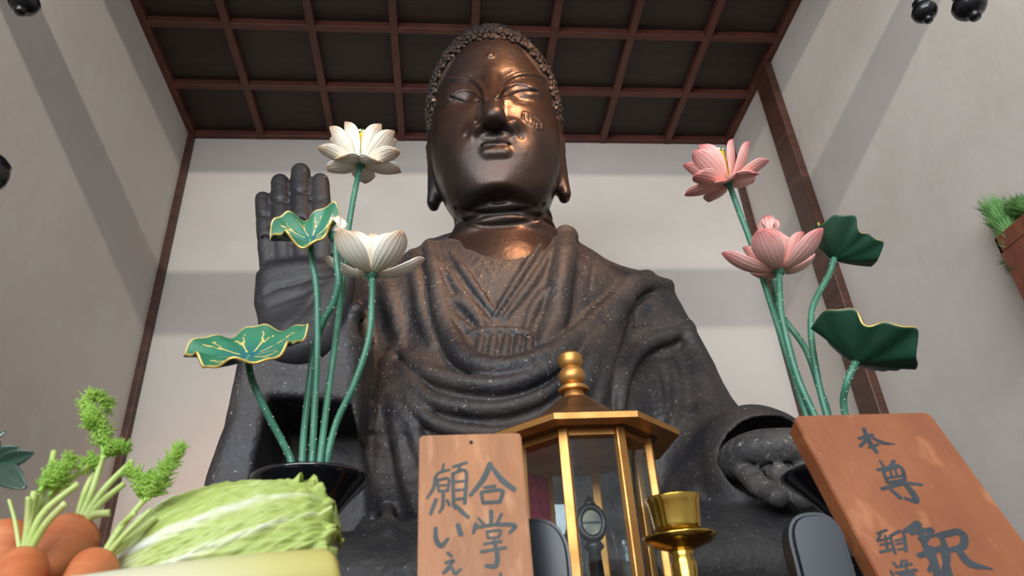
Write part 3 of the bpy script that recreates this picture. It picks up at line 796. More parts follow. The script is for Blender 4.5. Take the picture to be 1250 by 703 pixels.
lotus_leaf('wide green lotus leaf with a wavy gilt rim, spread low over the cabbage', [at(304, 434, 1.30), at(304, 448, 1.30), at(310, 470, 1.30), at(328, 508, 1.32), at(345, 540, 1.34), at(356, 566, 1.35), inside(b, -0.03, -0.02, -.03)], 0.108, (-0.10, -0.70, 0.72), 0.5, 0.24, 0.075, 6, 0.6)
lotus_leaf('small curled green lotus leaf with a gilt rim in front of the bronze fingers', [at(379, 292, 1.30), at(381, 318, 1.30), at(387, 360, 1.31), at(387, 430, 1.33), at(383, 520, 1.35), at(381, 562, 1.36), inside(b, 0, -0.01, -.03)], 0.072, (-0.12, -0.86, 0.50), 1.2, 0.50, 0.20, 4, 2.2)
# pink arrangement
b = vr_c
flower('tall open pink lotus flower with a yellow centre', [at(889, 222, 1.34), at(903, 260, 1.34), at(918, 300, 1.34), at(951, 402, 1.33), at(983, 502, 1.31), inside(b, -0.02, 0.0, -.03)], open_layers, M_pink, True, lean=(-0.22, -0.08, 1))
flower('pink lotus flower with closed heart and spread outer petals', [at(951, 330, 1.28), at(952, 360, 1.28), at(955, 390, 1.28), at(972, 455, 1.29), at(992, 502, 1.29), inside(b, 0.0, -0.02, -.03)], cup_layers, M_pink, False, lean=(0.0, -0.12, 1))
flower('closed pink lotus bud rising behind the lower pink flower', [at(942, 290, 1.42), at(944, 331, 1.41), at(951, 378, 1.39), at(983, 425, 1.37), at(1001, 476, 1.34), at(1010, 502, 1.32), inside(b, 0.015, 0.02, -.03)], [(3, 0.066, 0.026, 34, -30, 0.2, 0.6, 0), (3, 0.064, 0.025, 36, -26, 1.2, 0.6, 0)], M_pink, False, cat='flower bud', lean=(0, -0.05, 1), name='lotus_bud')
lotus_leaf('cupped dark green lotus leaf, upper one of the pink arrangement', [at(1019, 314, 1.30), at(1012, 335, 1.30), at(993, 372, 1.30), at(990, 405, 1.30), at(996, 450, 1.30), at(1008, 502, 1.30), inside(b, 0.01, -0.01, -.03)], 0.074, (0.60, -0.20, 0.76), 0.4, 0.70, 0.13, 5, 1.0, sx=0.95, fold=0.12)
lotus_leaf('dark green lotus leaf with a wavy gilt rim, lower one beside the post', [at(1046, 440, 1.22), at(1040, 452, 1.22), at(1033, 470, 1.23), at(1031, 502, 1.26), inside(b, 0.03, -0.02, -.03)], 0.096, (0.54, -0.26, 0.80), 0.3, 0.50, 0.13, 5, 2.6, fold=0.12)
# ------------------------------------------------------------------ gilt glass lantern
M_brass = mat('satin_gold', srgb(206, 152, 88), 0.38, metal=0.85, col2=srgb(184, 130, 70), scale=18, rough2=0.48)
M_soffit = mat('roof_bronze', srgb(120, 84, 52), 0.42, metal=0.7, col2=srgb(96, 66, 42), scale=8)
M_glass = glass_mat('lantern_glass')
M_maroon = mat('maroon_reflection', srgb(170, 52, 80), 0.7, col2=srgb(128, 36, 58), scale=60)  # maroon paint for the red reflection in the lantern glass
p0, p1 = at(676, 504, 1.13), at(778, 503, 1.13)
hs = (p1 - p0).length; lx = (p0.x + p1.x) / 2; ly = 1.13 + hs * 1.2071; lz = (p0.z + p1.z) / 2
lan = empty('glass_lantern', (lx, ly, TZ), 'eight-sided gilt lantern with glass panes and a ball finial', 'lantern')
C0 = Vector((lx, ly, 0))
K8 = 1 / (2 * math.sin(PI / 8)); SZ = hs
def hexlathe(prof): return MB().lathe([(r_ * (K8 if r_ > 0.035 else 1), h_) for r_, h_ in prof], C0, 8, Matrix.Rotation(PI / 8, 4, 'Z'))
def put(name, mb, m, parent=None, smooth=False): return link(name, mb.mesh(name), m, parent or lan, smooth=smooth)
bs = hs * 0.69                                    # side of the glazed body
put('roof', hexlathe([(hs, lz), (hs * 0.985, lz + 0.004), (hs * 0.66, lz + 0.026), (hs * 0.42, lz + 0.050), (0.0345, lz + 0.088), (0.0, lz + 0.089)]), M_soffit)
put('eave', hexlathe([(hs * 0.93, lz - 0.008), (hs * 1.0, lz - 0.009), (hs * 1.005, lz + 0.001), (hs * 0.93, lz + 0.001)]), M_brass)
put('soffit', hexlathe([(bs * 0.9, lz - 0.012), (hs * 0.97, lz - 0.004), (hs * 0.97, lz), (bs * 0.9, lz)]), M_soffit)
zt = lz + 0.080
fin = put('finial', MB().lathe([(0.034, zt - 0.012), (0.028, zt), (0.021, zt + 0.018), (0.019, zt + 0.026), (0.029, zt + 0.027), (0.030, zt + 0.033), (0.025, zt + 0.037), (0.017, zt + 0.041), (0.023, zt + 0.046), (0.0265, zt + 0.056), (0.0255, zt + 0.066),
     (0.018, zt + 0.076), (0.022, zt + 0.081), (0.0245, zt + 0.090), (0.024, zt + 0.101), (0.017, zt + 0.108), (0.0, zt + 0.109)], C0, 40), M_brass, smooth=True)
autosmooth(fin, 40)
zb = TZ + 0.07; zh = lz - 0.020
put('base', hexlathe([(hs * 1.0, TZ), (hs * 1.0, TZ + 0.02), (hs * 0.9, TZ + 0.035), (bs * 1.06, TZ + 0.045), (bs * 1.06, zb), (0, zb)]), M_brass)
put('head_rail', hexlathe([(bs * 0.95, zh), (bs * 1.01, zh), (bs * 1.01, zh + 0.012), (bs * 0.95, zh + 0.012)]), M_brass)
for k in range(8):
    a = PI / 4 * k + PI / 8; c = C0 + Vector((math.cos(a), math.sin(a), 0)) * bs * K8
    T = Matrix.Translation(c) @ Matrix.Rotation(a, 4, 'Z')
    put('corner_post', MB().box((-0.008, -0.0085, zb - 0.002), (0.006, 0.0085, lz - 0.008), 0.0015, 1, T), M_brass)
    a2 = a + PI / 8; c2 = C0 + Vector((math.cos(a2), math.sin(a2), 0)) * (bs * 1.2071 - 0.001)
    T2 = Matrix.Translation(c2) @ Matrix.Rotation(a2, 4, 'Z')
    put('glass_pane', MB().box((-0.0008, -bs / 2 + 0.009, zb), (0.0008, bs / 2 - 0.009, zh), 0, 1, T2), M_glass)
    if k == 2:  # added panel behind one pane: a reflection of red altar cloth, put in as colour
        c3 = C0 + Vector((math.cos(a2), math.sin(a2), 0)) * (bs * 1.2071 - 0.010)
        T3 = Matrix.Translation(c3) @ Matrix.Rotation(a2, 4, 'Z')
        put('reflection_panel', MB().box((-0.001, -bs / 2 + 0.012, zb), (0.001, bs / 2 - 0.012, zh - 0.01), 0, 1, T3), M_maroon)['label'] = 'maroon panel imitating a red reflection'
# small dark oval lamp on a carved stem inside the lantern
M_dark = mat('dark_metal', srgb(44, 42, 46), 0.35, metal=0.7, col2=srgb(70, 66, 66), scale=30)
M_face = mat('tarnished_disc', srgb(126, 118, 96), 0.35, metal=0.6, col2=srgb(84, 80, 74), scale=40)
oc = at(722, 638, ly); oz = oc.z
orn = empty('memorial_stand', (oc.x, ly, zb), 'small dark oval-topped ornament on a carved stem inside the glass lantern', 'ornament')
put('stem', MB().lathe([(0.036, zb), (0.036, zb + 0.008), (0.016, zb + 0.016), (0.012, zb + 0.04), (0.016, zb + 0.05), (0.011, oz - 0.05), (0.018, oz - 0.042), (0.014, oz - 0.034), (0.004, oz - 0.026)], (oc.x, ly, 0), 24), M_dark, orn, True)
RX = Matrix.Translation((oc.x, ly, oz)) @ Matrix.Rotation(PI / 2, 4, 'X') @ Matrix.Diagonal((1, 1.25, 1, 1))
fr_o = put('oval_frame', MB().lathe([(0.017, -0.004), (0.020, -0.008), (0.026, -0.006), (0.028, 0), (0.026, 0.007), (0.020, 0.009), (0.017, 0.005)], (0, 0, 0), 40, RX, cap=False), M_dark, orn, True)
put('disc', MB().lathe([(0.0185, -0.003), (0.0185, 0.003)], (0, 0, 0), 40, RX), M_face, fr_o)['label'] = 'tarnished pale disc'
put('crossbar', MB().box((-0.018, -0.0055, -0.0015), (0.018, -0.0025, 0.0015), 0, 1, Matrix.Translation((oc.x, ly, oz))), M_dark, orn)
put('crest', MB().lathe([(0.012, 0.030), (0.009, 0.036), (0.004, 0.044), (0.0, 0.050)], (oc.x, ly, oz), 20), M_dark, orn, True)
gc = at(763, 668, ly - 0.02)
cup = put('glass_cup', MB().lathe([(0.0, zb + 0.001), (0.014, zb), (0.016, gc.z), (0.020, gc.z + 0.03), (0.019, gc.z + 0.03), (0.014, gc.z + 0.004), (0.0, gc.z + 0.003)], (gc.x, ly - 0.02, 0), 28), M_glass, None, True)
cup.parent = None; cup.location = (0, 0, 0); cup.data.transform(Matrix.Translation(lan.location))
tag(cup, 'small clear glass cup beside the dark ornament inside the lantern', 'cup')

# ------------------------------------------------------------------ brass candle holder
M_bright = mat('polished_brass', srgb(206, 172, 84), 0.16, metal=1.0, col2=srgb(188, 150, 70), scale=14, rough2=0.24)
kc = at(829, 654, 0.95); kr = 0.0365
ch = empty('candle_holder', (kc.x, 0.95, TZ), 'polished brass candle holder with a wide cup beside the lantern', 'candle holder')
z0 = kc.z
put('cup', MB().lathe([(0.0, z0 - 0.002), (kr * 0.80, z0), (kr * 0.84, z0 + 0.012), (kr * 0.92, z0 + 0.040), (kr * 1.0, z0 + 0.0465), (kr * 0.99, z0 + 0.0485), (kr * 0.90, z0 + 0.042), (kr * 0.78, z0 + 0.006), (0, z0 + 0.005)], (kc.x, 0.95, 0), 56), M_bright, ch, True)
put('drip_pan', MB().lathe([(0.010, z0 - 0.020), (0.022, z0 - 0.016), (0.040, z0 - 0.010), (0.0475, z0 - 0.003), (0.0475, z0 - 0.0005), (0.040, z0 - 0.006), (0.020, z0 - 0.004), (0.0, z0 - 0.002)], (kc.x, 0.95, 0), 56), M_bright, ch, True)
put('stem', MB().lathe([(0.050, TZ), (0.050, TZ + 0.008), (0.030, TZ + 0.02), (0.016, TZ + 0.04), (0.013, z0 - 0.12), (0.0145, z0 - 0.06), (0.0165, z0 - 0.035), (0.0125, z0 - 0.026), (0.0165, z0 - 0.020), (0.010, z0 - 0.016)], (kc.x, 0.95, 0), 40), M_bright, ch, True)

# ------------------------------------------------------------------ wooden signs with brushed writing
M_sign = mat('sign_wood', srgb(166, 110, 66), 0.5, col2=srgb(130, 80, 46), scale=7, detail=8, stretch=(2.2, 1, 0.8), bump=0.08, bscale=40, ramp=(0.3, 0.7), col3=srgb(184, 134, 94), scale3=22, ramp3=(0.55, 0.75))
M_sign2 = mat('sign_wood_dark', srgb(146, 86, 52), 0.42, col2=srgb(122, 68, 40), scale=6, detail=8, stretch=(1.6, 1, 0.8), bump=0.06, bscale=40, ramp=(0.3, 0.7), col3=srgb(176, 116, 78), scale3=20, ramp3=(0.58, 0.78))
M_ink = mat('brush_ink', srgb(48, 57, 58), 0.6, col2=srgb(64, 72, 72), scale=30)
M_ink2 = mat('brush_ink_dark', srgb(38, 46, 52), 0.55, col2=srgb(52, 60, 66), scale=30)

class Sign:
    def __init__(s, pl_, pr_, lean, thick, label, m, mink, corner=0.006):
        """pl_, pr_: upper corners of the front face; the board leans back by lean degrees and stands on the table"""
        s.o = pl_.copy(); s.X = (pr_ - pl_); s.X.z = 0; s.w = s.X.length; s.X.normalize()
        bk = Vector((-s.X.y, s.X.x, 0)); L = math.radians(lean)
        s.U = (Vector((0, 0, 1)) * math.cos(L) + bk * math.sin(L)).normalized(); s.Nn = s.X.cross(s.U)
        s.h = (s.o.z - TZ) / s.U.z
        base = s.o - s.U * s.h + s.X * s.w / 2
        s.root = empty('wooden_sign', base, label, 'sign', None); s.ink = mink
        R = Matrix(((s.X.x, s.Nn.x * -1, s.U.x, s.o.x), (s.X.y, s.Nn.y * -1, s.U.y, s.o.y), (s.X.z, s.Nn.z * -1, s.U.z, s.o.z), (0, 0, 0, 1)))
        s.R = R
        mb = MB(); n = 8; out = []
        for cx_, cz_, a0 in ((s.w - corner, -corner, 0), (corner, -corner, 90), (0.0, -s.h, None), (s.w, -s.h, None)):
            if a0 is None: out.append((cx_, cz_)); continue
            for i in range(n + 1):
                a = math.radians(a0 + 90 * i / n); out.append((cx_ + corner * math.cos(a), cz_ + corner * math.sin(a)))
        f = [mb.bm.verts.new((x, 0, z)) for x, z in out]; face = mb.bm.faces.new(f)
        ex = bmesh.ops.extrude_face_region(mb.bm, geom=[face])
        bmesh.ops.translate(mb.bm, verts=[v for v in ex['geom'] if isinstance(v, bmesh.types.BMVert)], vec=(0, thick, 0))
        bmesh.ops.recalc_face_normals(mb.bm, faces=mb.bm.faces[:])
        bmesh.ops.bevel(mb.bm, geom=[e for e in mb.bm.edges if e.calc_face_angle(0) > 1.2 and abs(e.verts[0].co.y - e.verts[1].co.y) < 1e-6], offset=0.0018, segments=2, affect='EDGES')
        mb.bm.transform(R)
        for v in mb.bm.verts: v.co.z = max(v.co.z, TZ)
        link('board', mb.mesh('board'), m, s.root, smooth=False)
    def loc(s, px, py):
        w = Vector(ray(px, py)); t = (s.o - Vector(CAM)).dot(s.Nn) / w.dot(s.Nn)
        q_ = Vector(CAM) + w * t - s.o
        return q_.dot(s.X), q_.dot(s.U), t / 886.0
    def write(s, strokes, ox, oy, k):
        """brush strokes: lists of (x, y, width) read off an enlargement of the sign"""
        groups = [[]]
        for st in strokes:
            if st is None: groups.append([])
            else: groups[-1].append(st)
        for g_ in groups: s.character(g_, ox, oy, k)
    def character(s, strokes, ox, oy, k):
        mb = MB(); lift = 0.0004
        for st in strokes:
            w0 = st[0][2]; pts, wd = [], []
            for p in st:
                a, c, m = s.loc(ox + p[0] * k, oy + p[1] * k); pts.append(Vector((a, 0, c))); wd.append((p[2] if len(p) > 2 else w0) * k * m)
                w0 = p[2] if len(p) > 2 else w0
            n = 6 * (len(pts) - 1) + 1; P = spline(pts, n); lift += 0.00001
            W = [wd[min(int(i / 6), len(wd) - 2)] * (1 - (i % 6) / 6 if i < n - 1 else 0) + wd[min(int(i / 6) + 1, len(wd) - 1)] * ((i % 6) / 6 if i < n - 1 else 1) for i in range(n)]
            L_, R_ = [], []
            for i in range(n):
                d = (P[min(i + 1, n - 1)] - P[max(i - 1, 0)]).normalized(); nn = Vector((-d.z, 0, d.x)); hw = W[i] / 2
                L_.append(P[i] + nn * hw); R_.append(P[i] - nn * hw)
            d0, d1 = (P[0] - P[1]).normalized(), (P[-1] - P[-2]).normalized()
            for t_, rad, d in ((0, W[0] / 2, d0), (n - 1, W[-1] / 2, d1)):
                nn = Vector((-d.z, 0, d.x)); fan = [P[t_] + nn * rad * math.cos(a) + d * rad * math.sin(a) * 0.8 for a in np.linspace(0, PI, 7)]
                mb.bm.faces.new([mb.bm.verts.new(v + Vector((0, -lift, 0))) for v in fan])
            mb.grid([[v + Vector((0, -lift, 0)) for v in L_], [v + Vector((0, -lift, 0)) for v in R_]])
        mb.bm.transform(s.R)
        for f in mb.bm.faces:
            f.normal_update()
            if f.normal.dot(s.Nn) < 0: f.normal_flip()
        o = link('brushed_character', mb.mesh('character', recalc=False), s.ink, s.root, smooth=False)
        return o
S1 = Sign(at(512, 531, 0.85), at(636, 531, 0.85), 10.6, 0.020, 'upright wooden sign with two columns of brushed characters before the lantern', M_sign, M_ink)
g = 1.0
S1.write([
    [(378, 178, 26), (345, 250, 26), (285, 325, 18)], [(380, 185, 18), (430, 250, 28), (490, 298, 26)], [(350, 288, 15), (400, 282, 17)],
    [(335, 310, 15), (345, 362, 17)], [(338, 310, 16), (432, 302, 18), (424, 352, 18)], [(345, 360, 18), (424, 355, 18)],
    None, [(382, 400, 20), (382, 452, 18)], [(322, 432, 13), (348, 462, 15)], [(432, 412, 14), (410, 455, 14)], [(312, 460, 22), (298, 502, 14)],
    [(315, 476, 16), (400, 463, 17), (492, 466, 22), (468, 502, 14)], [(362, 495, 12), (368, 527, 12)], [(362, 496, 12), (425, 490, 13), (415, 524, 12)], [(366, 526, 12), (416, 522, 12)],
    [(350, 553, 13), (430, 540, 14)], [(335, 590, 15), (390, 580, 14), (452, 570, 15)], [(396, 540, 18), (410, 600, 22), (404, 655, 22), (358, 655, 16)], None, [(425, 690, 12), (430, 720, 14)],
    None,
    [(160, 178, 12), (152, 212, 12)], [(115, 245, 12), (140, 218, 14), (188, 205, 12)], [(122, 240, 16), (112, 290, 17), (82, 338, 12)], [(128, 255, 13), (182, 248, 14), (178, 305, 13)], [(130, 256, 12), (136, 306, 12)],
    [(136, 280, 10), (178, 276, 10)], [(136, 306, 12), (178, 303, 12)], [(157, 312, 15), (156, 372, 17), (140, 405, 12)], [(124, 345, 18), (98, 412, 16)], [(176, 348, 14), (186, 372, 14)],
    [(202, 192, 13), (266, 172, 14)], [(238, 184, 12), (224, 216, 12)], [(202, 222, 16), (206, 366, 18)], [(204, 222, 14), (264, 214, 15), (258, 362, 18)], [(208, 262, 12), (256, 258, 12)], [(208, 302, 12), (256, 298, 12)],
    [(208, 344, 13), (256, 340, 13)], [(204, 370, 14), (214, 386, 14)], [(216, 372, 14), (248, 405, 20), (275, 428, 16)],
    None, [(122, 478, 18), (124, 530, 22), (148, 562, 24), (180, 528, 14)], [(226, 464, 22), (240, 508, 26)],
    None, [(178, 594, 15), (196, 610, 16)], [(168, 642, 13), (206, 630, 15), (176, 668, 14), (158, 690, 13)], [(160, 690, 12), (196, 664, 14), (212, 692, 16), (240, 672, 13)]], 500, 520, 0.2604)
nl = MB().lathe([(0.0022, -0.0006), (0.0022, 0.0012), (0.001, 0.002)], (0, 0, 0), 12)
a_, c_, m_ = S1.loc(575, 540); nl.bm.transform(S1.R @ Matrix.Translation((a_, 0, c_)) @ Matrix.Rotation(PI / 2, 4, 'X')); link('nail', nl.mesh('nail'), M_dark, S1.root)
S2 = Sign(at(968, 507, 1.0), at(1136, 507, 1.0), 22.6, 0.032, 'broad reddish wooden sign leaning back at the foot of the pink lotus', M_sign2, M_ink2, 0.012)
S2.write([
    [(160, 150, 14), (215, 134, 13)], [(180, 110, 14), (200, 160, 22), (232, 205, 16)], [(196, 145, 13), (165, 182, 12)], [(208, 142, 13), (250, 165, 20), (303, 173, 6)], [(200, 186, 11), (236, 174, 11)],
    None, [(245, 240, 11), (262, 266, 12)], [(302, 240, 13), (284, 264, 12)], [(235, 276, 12), (320, 257, 12)], [(256, 280, 13), (276, 328, 14)], [(258, 280, 13), (326, 264, 14), (345, 312, 15)], [(286, 275, 9), (292, 302, 10)], [(306, 272, 9), (313, 300, 10)],
    [(270, 310, 10), (338, 299, 10)], [(276, 328, 12), (346, 315, 13)], [(252, 353, 14), (340, 331, 16), (412, 336, 12)], [(340, 325, 20), (380, 375, 26), (388, 402, 22), (345, 390, 12)], [(288, 354, 14), (325, 388, 20)],
    None, [(348, 522, 18), (400, 492, 24)], [(385, 490, 16), (420, 522, 18)], [(368, 532, 16), (452, 516, 18)], [(398, 500, 20), (430, 590, 24), (448, 640, 18)], [(405, 556, 16), (460, 538, 16)], [(456, 520, 16), (420, 574, 16)], [(402, 622, 20), (505, 588, 22)],
    [(450, 590, 22), (472, 680, 26), (468, 720, 18)], [(462, 640, 18), (443, 684, 14)], [(500, 600, 20), (508, 640, 24), (530, 720, 24)],
    [(480, 542, 22), (570, 527, 26), (580, 582, 24), (516, 602, 18)], [(490, 540, 20), (514, 620, 24), (500, 700, 18)], [(560, 598, 26), (606, 652, 34), (698, 676, 6)],
    None, [(233, 532, 8), (272, 518, 10)], [(250, 524, 10), (235, 562, 9)], [(240, 562, 8), (286, 550, 9)], [(246, 578, 9), (290, 570, 9)], [(266, 540, 9), (276, 604, 11)], [(246, 608, 10), (292, 596, 10)], [(286, 542, 10), (306, 614, 11)], [(286, 542, 10), (336, 525, 11), (350, 604, 12)],
    [(306, 562, 8), (336, 554, 8)], [(310, 576, 8), (340, 570, 8), (342, 592, 8), (316, 597, 8)],
    None, [(300, 650, 11), (312, 668, 11)], [(288, 682, 10), (302, 712, 11)], [(336, 640, 9), (325, 668, 9)], [(318, 668, 9), (372, 655, 10)], [(350, 640, 10), (352, 690, 10)], [(308, 692, 11), (392, 679, 12)], [(326, 702, 9), (384, 696, 10)]], 1000, 490, 0.3030)

M_rest = mat('worn_black_lacquer', srgb(20, 26, 34), 0.26, spec=0.42)
# rounded black lacquer rests standing beside the signs
def rest(cx_, y, ztop, w, thick, lean, label, yaw=0.0):
    mb = MB(); n = 24; h = ztop - TZ; out = [(w, -h), ]
    for i in range(n + 1):
        a = PI * i / n; out.append((w * math.copysign(abs(math.cos(a)) ** 0.75, math.cos(a)), -w * 1.15 + w * 1.15 * math.sin(a) ** 0.85))
    out.append((-w, -h))
    f = [mb.bm.verts.new((x, 0, z)) for x, z in out]; face = mb.bm.faces.new(f)
    ex = bmesh.ops.extrude_face_region(mb.bm, geom=[face]); bmesh.ops.translate(mb.bm, verts=[v for v in ex['geom'] if isinstance(v, bmesh.types.BMVert)], vec=(0, thick, 0))
    bmesh.ops.recalc_face_normals(mb.bm, faces=mb.bm.faces[:])
    bmesh.ops.bevel(mb.bm, geom=[e for e in mb.bm.edges if abs(e.verts[0].co.y - e.verts[1].co.y) < 1e-6 and e.calc_face_angle(0) > 1.2], offset=min(0.006, thick / 3), segments=3, affect='EDGES')
    L = math.radians(lean); M_ = Matrix.Translation((cx_, y, ztop)) @ Matrix.Rotation(math.radians(yaw), 4, 'Z') @ Matrix.Rotation(-L, 4, 'X')
    mb.bm.transform(M_)
    lo = min(v.co.z for v in mb.bm.verts)
    for v in mb.bm.verts:
        if v.co.z < TZ: v.co.z = TZ
    return tag(autosmooth(link('lacquer_rest', mb.mesh('rest'), M_rest, loc=(cx_, y, TZ)), 40), label, 'stand', 'lacquer rests')
r1 = at(644, 632, 0.95); rest(r1.x, 0.95, r1.z, 0.050, 0.016, 2, 'glossy black rounded panel between the upright sign and the lantern', -14)
r2 = at(990, 624, 0.90); rest(r2.x, 0.90, r2.z, 0.034, 0.050, 2, 'glossy black rounded block against the left edge of the leaning sign', -9)
# ------------------------------------------------------------------ offerings
M_tray = mat('tray_wood', srgb(188, 150, 104), 0.5, col2=srgb(166, 126, 84), scale=5, stretch=(1, 7, 1))
TY = 1.045
tray = empty('offering_tray', (-0.36, 0.82, TZ), 'plain wooden offering tray carrying the vegetables', 'tray')
link('tray_board', MB().box((-0.60, 0.545, TZ + 0.030), (-0.045, 1.08, TY), 0.003).mesh('b'), M_tray, tray, smooth=False)
for lo, hi in (((-0.60, 0.545), (-0.045, 0.557)), ((-0.60, 1.068), (-0.045, 1.08)), ((-0.60, 0.557), (-0.588, 1.068)), ((-0.057, 0.557), (-0.045, 1.068))):
    link('rim', MB().box((lo[0], lo[1], TY), (hi[0], hi[1], TY + 0.022), 0.002).mesh('r'), M_tray, tray, smooth=False)
for x in (-0.54, -0.12):
    link('runner', MB().box((x - 0.02, 0.61, TZ), (x + 0.02, 1.05, TZ + 0.030), 0.002).mesh('f'), M_tray, tray, smooth=False)

# napa cabbage: a heart wrapped in ribbed leaves
M_cab = attr_mat('cabbage_leaf', 'pat', [(0.0, srgb(134, 156, 70)), (0.28, srgb(166, 182, 98)), (0.52, srgb(186, 196, 132)), (0.80, srgb(204, 208, 178)), (1.0, srgb(212, 214, 200))], 0.5, bump=0.25, bscale=60, noise=0.35, nscale=16, sss=0.15)
ca, cb = at(140, 704, 0.90), at(412, 690, 0.97)
ca.z = max(ca.z, TY + 0.06); cax = (cb - ca); cl = cax.length; cax.normalize()
cab_lo = TY
cab = empty('napa_cabbage', ((ca.x + cb.x) / 2, (ca.y + cb.y) / 2, TY), 'pale green napa cabbage lying on its side', 'cabbage')
cu = (Vector((0, 0, 1)) - cax * cax.z).normalized(); cv = cax.cross(cu)       # up, and towards the back/front
def crad(u):
    t = [(0, .030), (.06, .052), (.20, .076), (.40, .090), (.60, .094), (.80, .088), (.91, .074), (.97, .050), (1.0, .012)]
    for (a, ra), (b_, rb_) in zip(t, t[1:]):
        if u <= b_:
            s_ = (u - a) / (b_ - a); s_ = s_ * s_ * (3 - 2 * s_) if False else s_
            return ra + (rb_ - ra) * s_
    return t[-1][1]
sg = 1 if cv.y < 0 else -1
def cab_leaf(c0, half, umax, off, seed, ru=0.006):
    rr = np.random.default_rng(seed); ph = rr.uniform(0, 6.28, 8); rows, pats = [], []
    nu, nv = 70, 56
    for i in range(nu):
        s_ = i / (nu - 1); row = []
        for j in range(nv):
            v = -1 + 2 * j / (nv - 1)
            um = umax * (1 - 0.10 * abs(v) ** 3 + 0.012 * math.sin(9 * v + ph[0]) + 0.010 * math.sin(21 * v + ph[1]))
            u = s_ * um
            wid = half * (0.55 + 0.45 * min(1, s_ * 2.2))
            a = c0 + sg * 0.75 * (0.62 - s_) + v * wid
            e = s_ ** 3
            rib = max(0, 1 - abs(v) / (0.20 * (1 - 0.82 * s_) + 0.010))
            sv = 0.0
            for k in range(7):
                for s1_ in (-1, 1):
                    f = (s_ - 0.08 - 0.11 * k) ; dv_ = abs(v * s1_ - (f * 0.95)) if f > 0 else 9
                    sv = max(sv, max(0, 1 - dv_ / 0.035) * (1 - 0.4 * s_))
            w1 = math.sin(13 * v + 7 * s_ + ph[2]) * math.sin(10 * s_ + 4 * v + ph[3]); w2 = math.sin(31 * v + ph[4] + 9 * s_) * math.sin(27 * s_ + ph[5])
            r_ = crad(min(u, 1)) * (1 + 0.02 * math.sin(3 * a + ph[6])) + off + 0.0035 * rib + 0.0022 * sv + ru * (0.25 + e) * (0.5 * w1 + 0.6 * w2) + 0.0016 * math.sin(53 * v + 11 * s_ + ph[1]) * math.sin(47 * s_ + 6 * v) + 0.010 * max(0, s_ - 0.93) / 0.07 * (0.6 + 0.8 * math.sin(17 * v + ph[7]))
            p = ca + cax * (u * cl) + cu * (r_ * math.cos(a)) + cv * (r_ * math.sin(a))
            if p.z < TY + 0.002: p.z = TY + 0.002
            row.append(p)
            pats.append(min(1, max(0, 0.24 + 0.75 * min(1, rib * 1.2) * (0.8 - 0.3 * s_) + 0.20 * sv + 0.55 * max(0, 0.20 - s_) / 0.20 + 0.07 * w1 + 0.09 * w2 - 0.10 * e)))
        rows.append(row)
    mb = MB(); mb.grid(rows); me = mb.mesh('leaf', recalc=False); set_attr(me, 'pat', pats)
    o = link('leaf', me, M_cab, cab); s2 = o.modifiers.new('thickness', 'SOLIDIFY'); s2.thickness = 0.0016; s2.offset = 0
    return o
rows = []; hp_ = []
for i in range(40):
    u = i / 39; row = []
    for j in range(48):
        a = 2 * PI * j / 48; r_ = max(0.002, crad(u) - 0.004 + 0.004 * u * math.sin(7 * a + 9 * u)); p = ca + cax * (u * cl * 0.97) + cu * (r_ * math.cos(a)) + cv * (r_ * math.sin(a))
        p.z = max(p.z, TY); row.append(p); hp_.append(0.35 + 0.15 * math.sin(5 * a + 4 * u) + 0.5 * max(0, 0.2 - u) / 0.2)
    rows.append(row)
mb = MB(); mb.grid(rows, close_v=True, cap=True); me = mb.mesh('heart'); set_attr(me, 'pat', hp_); link('heart', me, M_cab, cab)
# angle 0 is up; the camera side is where cv points to -Y or +Y
sg = 1 if cv.y < 0 else -1
cab_leaf(sg * 0.55, 1.25, 0.985, 0.004, 3)
cab_leaf(-sg * 0.35, 1.25, 0.84, 0.008, 5, 0.008)
cab_leaf(sg * 1.75, 1.15, 0.95, 0.008, 9)
cab_leaf(sg * 0.95, 0.80, 1.0, 0.011, 12, 0.005)
cab_leaf(sg * 1.35, 0.62, 0.93, 0.013, 21, 0.006)
cab_leaf(-sg * 1.9, 1.2, 0.95, 0.009, 15)

# white radish in front
M_rad = attr_mat('radish_skin', 'pat', [(0.0, srgb(208, 206, 190)), (0.45, srgb(206, 204, 164)), (0.75, srgb(196, 190, 118)), (0.93, srgb(184, 174, 94)), (1.0, srgb(150, 128, 96))], 0.4, noise=0.12, nscale=12, sss=0.2)
ra, rb2 = at(-10, 762, 0.60), at(394, 714, 0.72); rad = 0.031
ra.z = max(ra.z, TY + rad); rb2.z = max(rb2.z, TY + rad)
P = spline([ra, ra.lerp(rb2, 0.5) + Vector((0, 0, 0.002)), rb2], 60); R_ = [rad * (0.80 + 0.22 * min(1, i / 45)) for i in range(60)]
P += [P[-1] + (P[-1] - P[-2]).normalized() * d for d in (0.005, 0.008, 0.009)]; R_ += [rad * 0.93, rad * 0.75, rad * 0.4]
mb = MB().tube(P, R_, 40); me = mb.mesh('radish')
ax_ = (rb2 - ra).normalized(); L_ = (P[-1] - ra).length
set_attr(me, 'pat', [min(1, max(0, ((v.co - ra).dot(ax_)) / L_ * 0.95 + (0.06 if (v.co - ra).dot(ax_) > L_ * 0.985 else 0))) for v in me.vertices])
rd = empty('white_radish', ((ra + rb2) / 2) - Vector((0, 0, rad)), 'long pale yellow white radish lying in front of the cabbage', 'radish')
link('root', me, M_rad, rd)
link('cut_end', MB().lathe([(rad * 0.42, 0), (rad * 0.40, 0.004), (rad * 0.2, 0.006), (0, 0.006)], P[-1], 24, frame_to(ax_)).mesh('c'), mat('radish_cut', srgb(170, 150, 116), 0.6, col2=srgb(130, 104, 76), scale=60), rd)

